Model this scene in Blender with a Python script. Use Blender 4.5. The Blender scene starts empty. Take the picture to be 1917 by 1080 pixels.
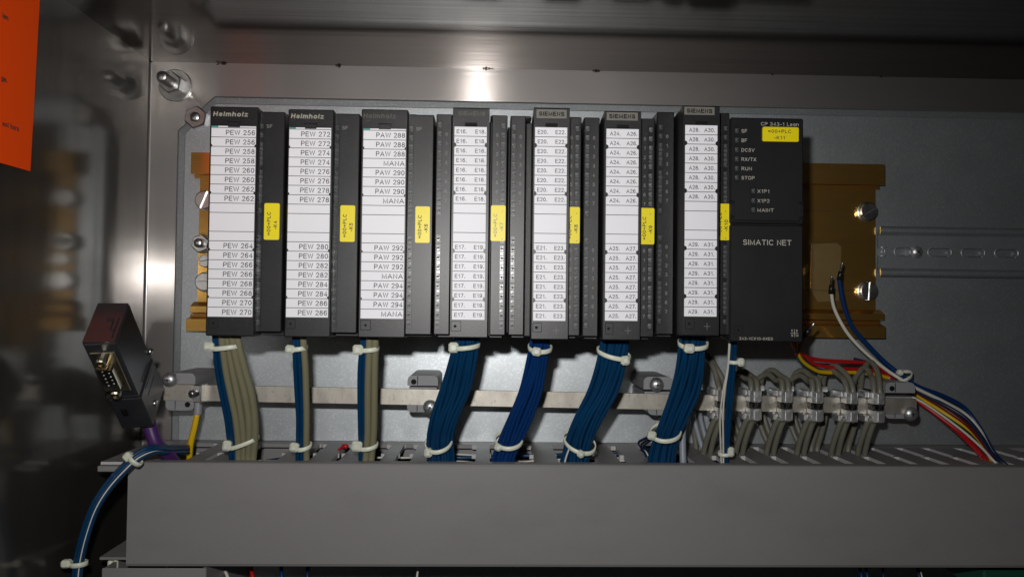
import bpy, bmesh, math, random
from mathutils import Vector, Matrix
random.seed(7)
S = bpy.context.scene
COL = S.collection
MM = 0.001

# ------------------------------------------------------------------ camera
F_PX, CAM = 1424.47, Vector((150.13, -536.55, -45.28))          # focal length in pixels of a 1917 px wide frame, position in mm
ROT = Matrix.Rotation(-0.0288, 3, 'Z') @ Matrix.Rotation(0.0248, 3, 'X') @ Matrix.Rotation(-0.0116, 3, 'Y')
cd = bpy.data.cameras.new('camera'); cam = bpy.data.objects.new('camera', cd); COL.objects.link(cam)
cd.sensor_width = 36.0; cd.lens = 36.0 * F_PX / 1917.0
cd.clip_start = 0.02; cd.clip_end = 20
cd.dof.use_dof = True; cd.dof.focus_distance = 0.43; cd.dof.aperture_fstop = 40
m3 = Matrix((ROT.col[0], ROT.col[2], -ROT.col[1])).transposed()
cam.matrix_world = Matrix.Translation(CAM * MM) @ m3.to_4x4()
S.camera = cam

# ------------------------------------------------------------------ light: dim room + the camera's own flash
w = bpy.data.worlds.new('World'); S.world = w; w.use_nodes = True
bg = w.node_tree.nodes['Background']; bg.inputs[0].default_value = (0.95, 1.0, 1.0, 1); bg.inputs[1].default_value = 0.006
fl = bpy.data.lights.new('camera_flash', 'AREA'); fl.shape = 'RECTANGLE'; fl.size = 0.014; fl.size_y = 0.009
fl.energy = 1.02; fl.color = (1.0, 0.985, 0.97); fl.spread = math.radians(150)
flo = bpy.data.objects.new('camera_flash', fl); COL.objects.link(flo)
flo.location = (0.130, -0.534, -0.004); flo.rotation_euler = (math.radians(90), 0, 0)
S.view_settings.view_transform = 'Standard'; S.view_settings.look = 'None'
S.view_settings.exposure = 0; S.view_settings.gamma = 1
S.render.engine = 'CYCLES'
cy = S.cycles
cy.max_bounces = 8; cy.diffuse_bounces = 3; cy.glossy_bounces = 6; cy.transmission_bounces = 4
cy.caustics_reflective = True; cy.blur_glossy = 0.3; cy.sample_clamp_indirect = 4.0
cy.use_denoising = True

# ------------------------------------------------------------------ helpers
def P(u, v, Y):
    """the point of the plane y = Y (mm) that the photograph shows at pixel (u, v)"""
    d = ROT @ Vector(((u - 958.5) / F_PX, 1.0, (540 - v) / F_PX))
    return CAM + d * ((Y - CAM.y) / d.y)

class MB:
    def __init__(s): s.v = []; s.f = []; s.sm = []; s.mi = []
    def add(s, vs, fs, smooth=False, mi=0):
        b = len(s.v); s.v += [tuple(x) for x in vs]
        for f in fs: s.f.append([i + b for i in f]); s.sm.append(smooth); s.mi.append(mi)
        return s
    def box(s, x0, x1, y0, y1, z0, z1, c=0.0, mi=0):
        x0, x1 = min(x0, x1), max(x0, x1); y0, y1 = min(y0, y1), max(y0, y1); z0, z1 = min(z0, z1), max(z0, z1)
        C_ = ((x0 + x1) / 2, (y0 + y1) / 2, (z0 + z1) / 2); H = ((x1 - x0) / 2, (y1 - y0) / 2, (z1 - z0) / 2)
        c = min(c, 0.45 * min(H) * 2)
        vs, fs = cbox(H, c)
        return s.add([(a + C_[0], b + C_[1], d + C_[2]) for a, b, d in vs], fs, mi=mi)
    def obox(s, M, size, c=0.0, mi=0):
        vs, fs = cbox([q / 2 for q in size], c)
        return s.add([M @ Vector(q) for q in vs], fs, mi=mi)
    def lathe(s, p, axis, prof, n=20, smooth=True, mi=0, phase=0.0):
        """prof: (radius, height) along axis from p"""
        a = Vector(axis).normalized(); t = Vector((0, 0, 1)) if abs(a.z) < .9 else Vector((1, 0, 0))
        e1 = a.cross(t).normalized(); e2 = a.cross(e1); p = Vector(p); vs = []; fs = []
        for r, h in prof:
            for k in range(n):
                q = 2 * math.pi * k / n + phase
                vs.append(p + a * h + (e1 * math.cos(q) + e2 * math.sin(q)) * r)
        for i in range(len(prof) - 1):
            for k in range(n):
                k2 = (k + 1) % n; fs.append([i * n + k, i * n + k2, (i + 1) * n + k2, (i + 1) * n + k])
        fs.append([k for k in range(n)][::-1]); L = (len(prof) - 1) * n; fs.append([L + k for k in range(n)])
        return s.add(vs, fs, smooth, mi)
    def cyl(s, p0, p1, r, n=16, smooth=True, mi=0):
        d = Vector(p1) - Vector(p0)
        return s.lathe(p0, d, [(r * .9, 0), (r, r * .1), (r, d.length - r * .1), (r * .9, d.length)], n, smooth, mi)
    def tube(s, pts, r, n=8, stripe=None):
        pts = [Vector(q) for q in pts]; vs = []; fs = []; m = len(pts); up = None; mis = []
        for i, q in enumerate(pts):
            t = (pts[min(i + 1, m - 1)] - pts[max(i - 1, 0)]).normalized()
            if up is None:
                up = Vector((0, -1, 0)); up = (up - t * up.dot(t))
                if up.length < .2: up = Vector((1, 0, 0)) - t * t.x
                up.normalize()
            else: up = (up - t * up.dot(t)).normalized()
            sd = t.cross(up); rr = r(i / (m - 1)) if callable(r) else r
            for k in range(n):
                a = 2 * math.pi * k / n
                vs.append(q + (up * math.cos(a) + sd * math.sin(a)) * rr)
        b = len(s.v); s.v += [tuple(x) for x in vs]
        for i in range(m - 1):
            for k in range(n):
                k2 = (k + 1) % n; s.f.append([b + i * n + k, b + i * n + k2, b + (i + 1) * n + k2, b + (i + 1) * n + k]); s.sm.append(True)
                s.mi.append(1 if stripe and k in stripe else 0)
        for base in (0, (m - 1) * n):
            s.f.append([b + base + k for k in range(n)]); s.sm.append(False); s.mi.append(0)
        return s
    def band(s, pts, wdt, th, ctr):
        """closed strap round ctr: rectangular section, wide along z"""
        pts = [Vector(q) for q in pts]; n = len(pts); vs = []
        for q in pts:
            o = Vector((q.x - ctr.x, q.y - ctr.y, 0)).normalized()
            z = Vector((0, 0, 1))
            for a, b in ((0, -.5), (1, -.4), (1, .4), (0, .5)): vs.append(q + o * (a * th) + z * (b * wdt))
        fs = []
        for i in range(n):
            j = (i + 1) % n
            for k in range(4): fs.append([i * 4 + k, i * 4 + (k + 1) % 4, j * 4 + (k + 1) % 4, j * 4 + k])
        return s.add(vs, fs, True)
    def prism(s, poly, d0, d1, axis='y', mi=0, rim=None):
        """outline poly (2-D) swept from d0 to d1; axis y: poly is (x, z); axis z: poly is (x, y); axis x: poly is (y, z)"""
        mk = {'y': lambda a, b, d: (a, d, b), 'z': lambda a, b, d: (a, b, d), 'x': lambda a, b, d: (d, a, b)}[axis]
        n = len(poly); vs = [mk(a, b, d0) for a, b in poly] + [mk(a, b, d1) for a, b in poly]
        fs = [list(range(n))[::-1], list(range(n, 2 * n))] + [[i, (i + 1) % n, n + (i + 1) % n, n + i] for i in range(n)]
        s.add(vs, fs, mi=mi)
        if rim is not None: s.mi[-n:] = [rim] * n
        return s
    def mesh(s, name, mats, org):
        me = bpy.data.meshes.new(name)
        me.from_pydata([((x - org[0]) * MM, (y - org[1]) * MM, (z - org[2]) * MM) for x, y, z in s.v], [], s.f)
        me.polygons.foreach_set('use_smooth', s.sm); me.polygons.foreach_set('material_index', s.mi)
        for m in (mats if isinstance(mats, (list, tuple)) else [mats]): me.materials.append(m)
        bm = bmesh.new(); bm.from_mesh(me); bmesh.ops.recalc_face_normals(bm, faces=bm.faces); bm.to_mesh(me); bm.free()
        return me
    def build(s, name, mats, parent=None, org=None):
        if parent is not None: o_world = wloc(parent)
        elif org is not None: o_world = Vector(org)
        else:
            xs, ys, zs = zip(*s.v); o_world = Vector(((min(xs) + max(xs)) / 2, max(ys), (min(zs) + max(zs)) / 2))
        ob = bpy.data.objects.new(name, s.mesh(name, mats, o_world)); COL.objects.link(ob)
        if parent is not None: ob.parent = parent
        else: ob.location = o_world * MM
        return ob

def cbox(H, c):
    vs = []; idx = {}
    if c <= 0:
        for sx in (-1, 1):
            for sy in (-1, 1):
                for sz in (-1, 1): idx[sx, sy, sz] = len(vs); vs.append((sx * H[0], sy * H[1], sz * H[2]))
        g = lambda *k: [idx[q] for q in k]
        fs = [g((-1, -1, -1), (-1, -1, 1), (-1, 1, 1), (-1, 1, -1)), g((1, -1, -1), (1, 1, -1), (1, 1, 1), (1, -1, 1)),
              g((-1, -1, -1), (1, -1, -1), (1, -1, 1), (-1, -1, 1)), g((-1, 1, -1), (-1, 1, 1), (1, 1, 1), (1, 1, -1)),
              g((-1, -1, -1), (-1, 1, -1), (1, 1, -1), (1, -1, -1)), g((-1, -1, 1), (1, -1, 1), (1, 1, 1), (-1, 1, 1))]
        return vs, fs
    sg = [(a, b, d) for a in (-1, 1) for b in (-1, 1) for d in (-1, 1)]
    for k in sg:
        for ax in range(3):
            idx[k, ax] = len(vs); vs.append(tuple(k[i] * (H[i] if i == ax else H[i] - c) for i in range(3)))
    fs = []
    for ax in range(3):
        o1, o2 = [i for i in range(3) if i != ax]
        for sgn in (-1, 1):
            r = []
            for a, b in ((-1, -1), (1, -1), (1, 1), (-1, 1)):
                k = [0, 0, 0]; k[ax] = sgn; k[o1] = a; k[o2] = b; r.append(idx[tuple(k), ax])
            fs.append(r)
        for a in (-1, 1):
            for b in (-1, 1):
                k1 = [0, 0, 0]; k2 = [0, 0, 0]; k1[ax] = -1; k2[ax] = 1
                for k in (k1, k2): k[o1] = a; k[o2] = b
                fs.append([idx[tuple(k1), o1], idx[tuple(k2), o1], idx[tuple(k2), o2], idx[tuple(k1), o2]])
    for k in sg: fs.append([idx[k, 0], idx[k, 1], idx[k, 2]])
    return vs, fs

WL = {}
def wloc(o): return WL.get(o.name, Vector(o.location) / MM if o.parent is None else wloc(o.parent) + Vector(o.location) / MM)
def tag(o, label, cat, group=None, kind=None):
    o['label'] = label; o['category'] = cat
    if group: o['group'] = group
    if kind: o['kind'] = kind
    return o
def thing(name, label, cat, loc, group=None):
    o = bpy.data.objects.new(name, None); COL.objects.link(o); o.empty_display_size = .01
    o.location = Vector(loc) * MM
    return tag(o, label, cat, group)
def inst(src, name, parent, pos):
    """another piece that shares src's mesh (built round the origin)"""
    o = bpy.data.objects.new(name, src); COL.objects.link(o); o.parent = parent
    o.location = (Vector(pos) - wloc(parent)) * MM
    return o
def smooth_path(pts, k=8):
    pts = [Vector(q) for q in pts]; q = [pts[0] * 2 - pts[1]] + pts + [pts[-1] * 2 - pts[-2]]; out = []
    for i in range(1, len(q) - 2):
        for j in range(k):
            t = j / k; a, b, c, d = q[i - 1:i + 3]
            out.append(.5 * (2 * b + (c - a) * t + (2 * a - 5 * b + 4 * c - d) * t * t + (3 * b - a - 3 * c + d) * t ** 3))
    return out + [pts[-1]]

def arc(cx, cy, rx, ry, a0, a1, n=9):
    return [(cx + rx * math.cos(math.radians(a0 + (a1 - a0) * k / n)), cy + ry * math.sin(math.radians(a0 + (a1 - a0) * k / n))) for k in range(n + 1)]
_six = [arc(.25, .31, .235, .31, 0, 360, 14), arc(.285, .60, .27, .40, 45, 180, 7) + [(.015, .33)]]
_up = [(0, 0), (0, 1)]
GL = {                                   # centre lines of a plain grotesque letter, capital height 1: (width, strokes)
    'A': (.68, [[(0, 0), (.34, 1), (.68, 0)], [(.13, .34), (.55, .34)]]), 'B': (.54, [[(0, 0), (0, 1), (.3, 1)] + arc(.3, .76, .2, .24, 90, -90)[1:] + [(0, .52)], [(.3, .52)] + arc(.3, .26, .24, .26, 90, -90)[1:] + [(0, 0)]]),
    'C': (.6, [arc(.34, .5, .34, .5, 48, 312, 14)]), 'D': (.58, [[(0, 0), (0, 1), (.2, 1)] + arc(.2, .5, .38, .5, 90, -90)[1:] + [(0, 0)]]),
    'E': (.5, [[(.5, 1), (0, 1), (0, 0), (.52, 0)], [(0, .52), (.46, .52)]]), 'F': (.48, [[(.48, 1), (0, 1), (0, 0)], [(0, .5), (.42, .5)]]),
    'H': (.54, [_up, [(.54, 0), (.54, 1)], [(0, .52), (.54, .52)]]), 'I': (0, [_up]), 'K': (.54, [_up, [(.52, 1), (.02, .38)], [(.17, .57), (.54, 0)]]),
    'L': (.44, [[(0, 1), (0, 0), (.44, 0)]]), 'M': (.66, [[(0, 0), (0, 1), (.33, .08), (.66, 1), (.66, 0)]]), 'N': (.54, [[(0, 0), (0, 1), (.54, 0), (.54, 1)]]),
    'O': (.7, [arc(.35, .5, .35, .5, 0, 360, 18)]), 'P': (.54, [[(0, 0), (0, 1), (.28, 1)] + arc(.28, .73, .26, .27, 90, -90)[1:] + [(0, .46)]]),
    'R': (.58, [[(0, 0), (0, 1), (.3, 1)] + arc(.3, .74, .24, .26, 90, -90)[1:] + [(0, .48)], [(.28, .46), (.58, 0)]]),
    'S': (.54, [arc(.27, .755, .25, .245, 25, 270, 10) + arc(.27, .255, .27, .255, 90, -155, 10)[1:]]), 'T': (.58, [[(0, 1), (.58, 1)], [(.29, 1), (.29, 0)]]),
    'U': (.54, [[(0, 1)] + arc(.27, .29, .27, .29, 180, 360) + [(.54, 1)]]), 'V': (.62, [[(0, 1), (.31, 0), (.62, 1)]]), 'W': (.92, [[(0, 1), (.23, 0), (.46, 1), (.69, 0), (.92, 1)]]),
    'X': (.58, [[(0, 0), (.58, 1)], [(0, 1), (.58, 0)]]),
    '0': (.5, [arc(.25, .5, .25, .5, 0, 360, 16)]), '1': (.36, [[(.06, .74), (.28, 1), (.28, 0)]]), '2': (.5, [arc(.25, .72, .24, .28, 165, -28, 9) + [(0, 0), (.51, 0)]]),
    '3': (.5, [arc(.24, .76, .21, .24, 155, -90, 9) + arc(.24, .26, .25, .26, 90, -155, 9)[1:]]), '4': (.52, [[(.38, 0), (.38, 1), (0, .27), (.53, .27)]]),
    '5': (.5, [[(.46, 1), (.11, 1), (.05, .5)] + arc(.24, .33, .25, .33, 125, -155, 10)]), '6': (.5, _six), '7': (.48, [[(0, 1), (.48, 1), (.17, 0)]]),
    '8': (.5, [arc(.25, .765, .2, .235, 0, 360, 12), arc(.25, .265, .25, .265, 0, 360, 14)]), '9': (.5, [[(.5 - a, 1 - b) for a, b in q] for q in _six]),
    '.': (.1, [[(.05, -.02), (.05, .1)]]), '=': (.5, [[(0, .34), (.5, .34)], [(0, .64), (.5, .64)]]), '+': (.5, [[(0, .48), (.5, .48)], [(.25, .2), (.25, .76)]]),
    '-': (.28, [[(0, .34), (.28, .34)]]), '/': (.3, [[(0, 0), (.3, 1)]]), ' ': (.16, []),
    'a': (.44, [arc(.2, .35, .2, .35, 0, 360, 12), [(.42, .7), (.42, 0)]]), 'e': (.46, [[(.02, .37), (.46, .37)] + arc(.23, .35, .23, .35, 5, 320, 12)]), 'g': (.44, [arc(.2, .35, .2, .35, 0, 360, 12), [(.42, .7), (.42, -.1)] + arc(.21, -.08, .21, .2, 0, -150, 6)]),
    'h': (.44, [_up, [(0, .42)] + arc(.22, .46, .22, .24, 180, 0, 7) + [(.44, 0)]]), 'i': (0, [[(0, 0), (0, .7)], [(0, .9), (0, 1)]]), 'l': (0, [_up]),
    'm': (.74, [[(0, 0), (0, .7)], [(0, .44)] + arc(.185, .48, .185, .22, 180, 0, 6) + [(.37, 0)], [(.37, .44)] + arc(.555, .48, .185, .22, 180, 0, 6) + [(.74, 0)]]),
    'n': (.44, [[(0, 0), (0, .7)], [(0, .42)] + arc(.22, .46, .22, .24, 180, 0, 7) + [(.44, 0)]]), 'o': (.5, [arc(.25, .35, .25, .35, 0, 360, 14)]),
    'r': (.26, [[(0, 0), (0, .7)], [(0, .4)] + arc(.24, .42, .24, .26, 180, 80, 4)]), 's': (.4, [arc(.2, .53, .18, .17, 25, 270, 7) + arc(.2, .18, .2, .18, 90, -155, 7)[1:]]),
    't': (.26, [[(.1, .95), (.1, .12), (.26, 0)], [(0, .7), (.26, .7)]]), 'z': (.44, [[(0, .7), (.42, .7), (0, 0), (.44, 0)]])}
def text(mb, s, pos, cap, width=None, align='l', right=(1, 0, 0), up=(0, 0, 1), weight=.14, shear=0.0, mi=0):
    """flat lettering: baseline start/middle/end at pos (mm), capital height cap, whole width as given; each stroke is a strip of faces"""
    gap = .13 + weight; x = 0; items = []
    for ch in s:
        wd, st = GL[ch]; items.append((x, st)); x += wd + gap
    total = x - gap + weight
    sw = cap * weight; ky = cap - sw
    kx = (width - sw) / (total - weight) if width else cap * .95
    w_all = kx * (total - weight) + sw; off = {'l': 0, 'c': -.5, 'r': -1}[align] * w_all + sw / 2
    R_, U_ = Vector(right), Vector(up); N_ = R_.cross(U_); p = Vector(pos); lay = 0
    for x0_, st in items:
        for pl in st:
            q = [Vector((kx * (x0_ + a) + off + shear * b * cap, sw / 2 + b * ky)) for a, b in pl]; n = len(q)
            closed = (q[0] - q[-1]).length < 1e-6
            if closed: q = q[:-1]; n -= 1
            vs = []
            for i in range(n):
                d0 = (q[i] - q[i - 1]) if (i or closed) else (q[1] - q[0]); d1 = (q[(i + 1) % n] - q[i]) if (i < n - 1 or closed) else (q[-1] - q[-2])
                d0.normalize(); d1.normalize(); m = Vector((-(d0 + d1).y, (d0 + d1).x))
                if m.length < 1e-4: m = Vector((-d0.y, d0.x))
                m.normalize(); k = min(1.7, 1 / max(.3, m.dot(Vector((-d0.y, d0.x))))) * sw / 2
                c = q[i]
                if not closed and i == 0: c = c - d1 * sw * .42
                if not closed and i == n - 1: c = c + d0 * sw * .42
                for sg in (-1, 1):
                    e = c + m * (k * sg); vs.append(p + R_ * e.x + U_ * e.y + N_ * (lay * .004))
            mb.add(vs, [[2 * i, 2 * i + 1, 2 * ((i + 1) % n) + 1, 2 * ((i + 1) % n)] for i in range(n if closed else n - 1)], mi=mi)
            lay = (lay + 1) % 5

# ------------------------------------------------------------------ materials
def mat(name, col, rough=.5, metal=0.0, spec=.5, bump=None, var=None, rvar=None, stretch=(1, 1, 1), aniso=0, sss=0, coat=0, rough2=None, mix2=.4, trans=0):
    m = bpy.data.materials.new(name); m.use_nodes = True; nt = m.node_tree; N = nt.nodes; L = nt.links
    b = N['Principled BSDF']; b.inputs['Base Color'].default_value = (*col, 1); b.inputs['Roughness'].default_value = rough
    b.inputs['Metallic'].default_value = metal; b.inputs['Specular IOR Level'].default_value = spec
    if aniso: b.inputs['Anisotropic'].default_value = aniso
    if sss:
        b.inputs['Subsurface Weight'].default_value = sss; b.inputs['Subsurface Radius'].default_value = (1, .9, .6); b.inputs['Subsurface Scale'].default_value = .002
    if coat: b.inputs['Coat Weight'].default_value = coat; b.inputs['Coat Roughness'].default_value = .15
    if trans: b.inputs['Transmission Weight'].default_value = trans
    tc = N.new('ShaderNodeTexCoord'); mp = N.new('ShaderNodeMapping'); mp.inputs['Scale'].default_value = stretch
    L.new(tc.outputs['Object'], mp.inputs['Vector'])
    def noise(scale, detail=3, rgh=.6):
        n = N.new('ShaderNodeTexNoise'); n.inputs['Scale'].default_value = scale; n.inputs['Detail'].default_value = detail; n.inputs['Roughness'].default_value = rgh
        L.new(mp.outputs[0], n.inputs['Vector']); return n
    cur = None
    if var:                              # list of (scale, amount, other colour)
        for sc, am, c2, *rest in var:
            n = noise(sc, 4); r = N.new('ShaderNodeValToRGB')
            lo, hi = rest if rest else (.4, .65)
            r.color_ramp.elements[0].position = lo; r.color_ramp.elements[1].position = hi
            L.new(n.outputs['Fac'], r.inputs[0])
            mx = N.new('ShaderNodeMix'); mx.data_type = 'RGBA'
            ml = N.new('ShaderNodeMath'); ml.operation = 'MULTIPLY'; ml.inputs[1].default_value = am
            L.new(r.outputs[0], ml.inputs[0]); L.new(ml.outputs[0], mx.inputs[0])
            if cur: L.new(cur, mx.inputs[6])
            else: mx.inputs[6].default_value = (*col, 1)
            mx.inputs[7].default_value = (*c2, 1); cur = mx.outputs[2]
        L.new(cur, b.inputs['Base Color'])
    if rvar:
        n = noise(rvar[0], 4); r = N.new('ShaderNodeMapRange'); r.inputs[1].default_value = .3; r.inputs[2].default_value = .7
        r.inputs[3].default_value = rough - rvar[1]; r.inputs[4].default_value = rough + rvar[1]
        L.new(n.outputs['Fac'], r.inputs[0]); L.new(r.outputs[0], b.inputs['Roughness'])
    if bump:
        n = noise(bump[0], 2); bp = N.new('ShaderNodeBump'); bp.inputs['Strength'].default_value = bump[1]; bp.inputs['Distance'].default_value = bump[2] * MM
        L.new(n.outputs['Fac'], bp.inputs['Height']); L.new(bp.outputs[0], b.inputs['Normal'])
    if rough2:                           # scratched metal: a sharp and a broad reflection together
        g = N.new('ShaderNodeBsdfAnisotropic'); g.inputs['Roughness'].default_value = rough2
        if cur: L.new(cur, g.inputs['Color'])
        else: g.inputs['Color'].default_value = (*col, 1)
        mx = N.new('ShaderNodeMixShader'); mx.inputs[0].default_value = mix2
        L.new(b.outputs[0], mx.inputs[1]); L.new(g.outputs[0], mx.inputs[2]); L.new(mx.outputs[0], N['Material Output'].inputs['Surface'])
    return m

M = {}
M['galv'] = mat('galvanised_steel', (.50, .53, .545), .40, .95, bump=(1100, .5, .06), var=[(900, .55, (.70, .73, .75), .52, .62), (25, .25, (.42, .445, .46)), (1500, .9, (.95, .97, 1), .66, .70)], rvar=(40, .04), rough2=.62, mix2=.5)
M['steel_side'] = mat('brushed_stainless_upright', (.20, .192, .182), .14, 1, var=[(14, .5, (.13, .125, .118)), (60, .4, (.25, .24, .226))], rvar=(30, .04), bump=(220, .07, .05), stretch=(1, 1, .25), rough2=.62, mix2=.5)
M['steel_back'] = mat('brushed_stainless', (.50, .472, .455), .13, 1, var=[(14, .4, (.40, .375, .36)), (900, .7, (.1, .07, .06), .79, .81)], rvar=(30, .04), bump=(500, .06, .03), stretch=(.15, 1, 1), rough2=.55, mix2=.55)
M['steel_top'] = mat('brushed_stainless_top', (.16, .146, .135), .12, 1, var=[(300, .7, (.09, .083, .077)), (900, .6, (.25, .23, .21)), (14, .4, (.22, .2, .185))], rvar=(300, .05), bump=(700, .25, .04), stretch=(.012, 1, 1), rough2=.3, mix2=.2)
M['gold'] = mat('yellow_chromated_steel', (.78, .465, .125), .15, 1, var=[(40, .4, (.66, .36, .08)), (260, .3, (.64, .40, .12)), (700, .3, (.85, .68, .36), .62, .68)], rvar=(70, .04), stretch=(.10, 1, 1), bump=(500, .05, .02), rough2=.5, mix2=.32)
M['gold_pale'] = mat('chromate_reflection', (.60, .43, .19), .22, 1, var=[(90, .4, (.52, .36, .14))], rough2=.6, mix2=.5)  # paler metal colour for the reflection painted on the rail web
M['dome'] = mat('zinc_plated_dome', (.62, .62, .63), .42, .9, rvar=(300, .08), var=[(300, .4, (.45, .45, .46))])
M['zinc'] = mat('zinc_plated', (.66, .66, .65), .32, 1, rvar=(200, .06), var=[(300, .4, (.5, .48, .45))])
M['brassy'] = mat('nickel_shell', (.72, .66, .52), .26, 1, var=[(300, .4, (.5, .42, .3))])
M['alu'] = mat('cast_aluminium', (.80, .80, .80), .42, .92, rvar=(300, .1), bump=(500, .2, .08), var=[(250, .4, (.6, .6, .6))])
M['bar'] = mat('tinned_copper', (.48, .45, .395), .46, .75, var=[(90, .6, (.36, .33, .28)), (500, .5, (.19, .165, .13), .58, .70)], rvar=(100, .1), stretch=(1.0, 1, .45), bump=(500, .15, .05))
M['black'] = mat('black_plastic', (.007, .007, .0074), .39, 0, .42, bump=(2200, .6, .06), var=[(25, .5, (.019, .019, .019)), (1300, .6, (.055, .055, .055), .6, .68)])
M['black_flat'] = mat('black_plastic_smooth', (.008, .0085, .0095), .42, 0, .40, bump=(2200, .5, .05), var=[(20, .4, (.02, .02, .021)), (1500, .35, (.045, .045, .045), .62, .69)])
M['body'] = mat('black_housing', (.014, .014, .014), .5, 0, .4, bump=(2000, .3, .05))
M['hole'] = mat('dark_recess', (.004, .004, .004), .7, 0, .2)
M['groove'] = mat('led_window_frame', (.010, .010, .011), .35, 0, .5)
M['led'] = mat('clear_led_lens', (.24, .25, .24), .2, 0, .6, bump=(500, .3, .2), var=[(300, .8, (.045, .047, .046))])
M['led_dim'] = mat('darker_led_lens', (.11, .118, .115), .22, 0, .5, bump=(500, .3, .2), var=[(300, .7, (.025, .027, .027))])  # darker copy of the lens colour, for the outer modules and the spacers
M['paper'] = mat('white_label_card', (.76, .76, .79), .5, 0, .35, var=[(20, .25, (.70, .70, .73))])
M['ink'] = mat('black_print', (.035, .033, .035), .55, 0, .3)
M['teal'] = mat('teal_print', (.02, .26, .22), .5)
M['yellow'] = mat('yellow_marker', (.80, .66, .004), .4, 0, .4)
M['grey_print'] = mat('grey_print', (.42, .40, .35), .5, 0, .3)
M['dim_print'] = mat('faint_grey_print', (.20, .197, .188), .5, 0, .3)
M['faded_print'] = mat('worn_grey_print', (.085, .08, .07), .5, 0, .3)
M['worn_brand'] = mat('rubbed_grey_print', (.32, .305, .26), .5, 0, .3)
M['plate_grey'] = mat('grey_nameplate', (.15, .145, .125), .45, 0, .4)
M['pvc'] = mat('grey_trunking_plastic', (.230, .224, .222), .46, 0, .4, bump=(900, .08, .03), var=[(7, .5, (.19, .183, .18)), (55, .25, (.17, .163, .158), .52, .7), (1200, .3, (.25, .24, .24), .58, .66)], rvar=(18, .06), stretch=(.4, 1, 1))
M['pvc_cut'] = mat('whitened_cut_plastic', (.46, .45, .45), .6, 0, .3, bump=(900, .2, .05))
M['pvc2'] = mat('grey_polyamide', (.24, .24, .25), .5, 0, .4, bump=(900, .1, .03))
M['tie'] = mat('natural_nylon', (.66, .68, .55), .38, 0, .5, sss=.35)
M['blue'] = mat('blue_insulation', (.0012, .036, .100), .40, 0, .4, var=[(60, .5, (.0012, .026, .075))])
M['blue2'] = mat('deep_blue_insulation', (.0015, .027, .118), .38, 0, .4)
M['navy'] = mat('dark_blue_insulation', (.004, .016, .05), .4, 0, .45)
M['white_wire'] = mat('white_insulation', (.62, .60, .52), .4, 0, .4)
M['olive'] = mat('olive_grey_sheath', (.205, .192, .118), .42, 0, .4, var=[(40, .4, (.18, .168, .105))])
M['grey_cable'] = mat('grey_sheath', (.145, .141, .108), .42, 0, .4, var=[(40, .4, (.12, .117, .092))])
M['pale_cable'] = mat('pale_grey_sheath', (.24, .27, .31), .42, 0, .4)
M['red'] = mat('red_insulation', (.45, .008, .010), .36, 0, .45)
M['maroon'] = mat('dark_red_insulation', (.14, .006, .008), .4, 0, .45)
M['pe_yellow'] = mat('yellow_insulation', (.66, .40, .004), .4, 0, .45)
M['pe_green'] = mat('green_insulation', (.03, .16, .02), .4, 0, .45)
M['violet'] = mat('violet_sheath', (.058, .015, .105), .45, 0, .4)
M['orange'] = mat('orange_paper', (.98, .080, .001), .75, 0, .2, bump=(300, .06, .1))
M['plug_top'] = mat('glossy_plug_cover', (.03, .028, .03), .16, 0, .9, bump=(900, .1, .03))
M['dirt'] = mat('brown_weld_dirt', (.035, .022, .016), .8, 0, .2)
M['conn'] = mat('plug_housing', (.020, .021, .024), .34, 0, .5, bump=(1500, .2, .04))
M['braid'] = mat('cable_braid', (.16, .15, .13), .35, .9, var=[(800, .95, (.02, .02, .02), .42, .56)], bump=(900, .9, .3))
M['darkgreen'] = mat('dark_green_plastic', (.01, .07, .045), .45)

# ------------------------------------------------------------------ the cabinet
XL, YB, ZT = -95.0, 12.0, 127.5
X1, Y0, ZB = 640.0, -330.0, -330.0
cab = thing('steel_cabinet', 'open stainless steel cabinet whose bare side, back and top surround the row of black modules', 'cabinet', (XL, YB, ZB))
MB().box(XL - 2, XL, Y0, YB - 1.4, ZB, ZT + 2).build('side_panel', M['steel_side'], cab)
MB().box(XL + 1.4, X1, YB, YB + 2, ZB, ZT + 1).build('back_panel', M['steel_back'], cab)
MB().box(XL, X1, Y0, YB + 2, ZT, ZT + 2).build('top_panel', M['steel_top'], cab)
q = MB(); vs = []
for k in range(9):
    a = math.pi / 2 * k / 8
    vs += [(XL + 1.4 - 1.4 * math.cos(a), YB - 1.4 + 1.4 * math.sin(a), z) for z in (ZB, ZT - .5)]
q.add(vs, [[2 * k, 2 * k + 1, 2 * k + 3, 2 * k + 2] for k in range(8)], True); q.build('corner_bend', M['steel_back'], cab)
# weld spatter along the top seam
for i, (u, v, r) in enumerate([(345, 71, 0), (415, 128, 1.9), (640, 127, 1.7), (911, 131, 1.1), (921, 132, .8), (1118, 134, 1.5), (1449, 140, .9), (1652, 147, 1.0)]):
    if not r: continue
    p = P(u, v, YB); b = MB()
    for k in range(5):
        q_ = r * random.uniform(.25, .7); cx = p.x + random.uniform(-2.2, 2.2) * r; cz = ZT - random.uniform(0, .9) * r * .8
        n_ = 9; rim = [(cx + q_ * random.uniform(.8, 1.9) * math.cos(2 * math.pi * a / n_), YB - .02, min(ZT - .02, cz + q_ * random.uniform(.5, 1.0) * math.sin(2 * math.pi * a / n_))) for a in range(n_)]
        b.add(rim + [(cx, YB - .3, cz)], [[a, (a + 1) % n_, n_] for a in range(n_)], True)
    b.build('weld_spatter', M['dirt'], cab)

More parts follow.
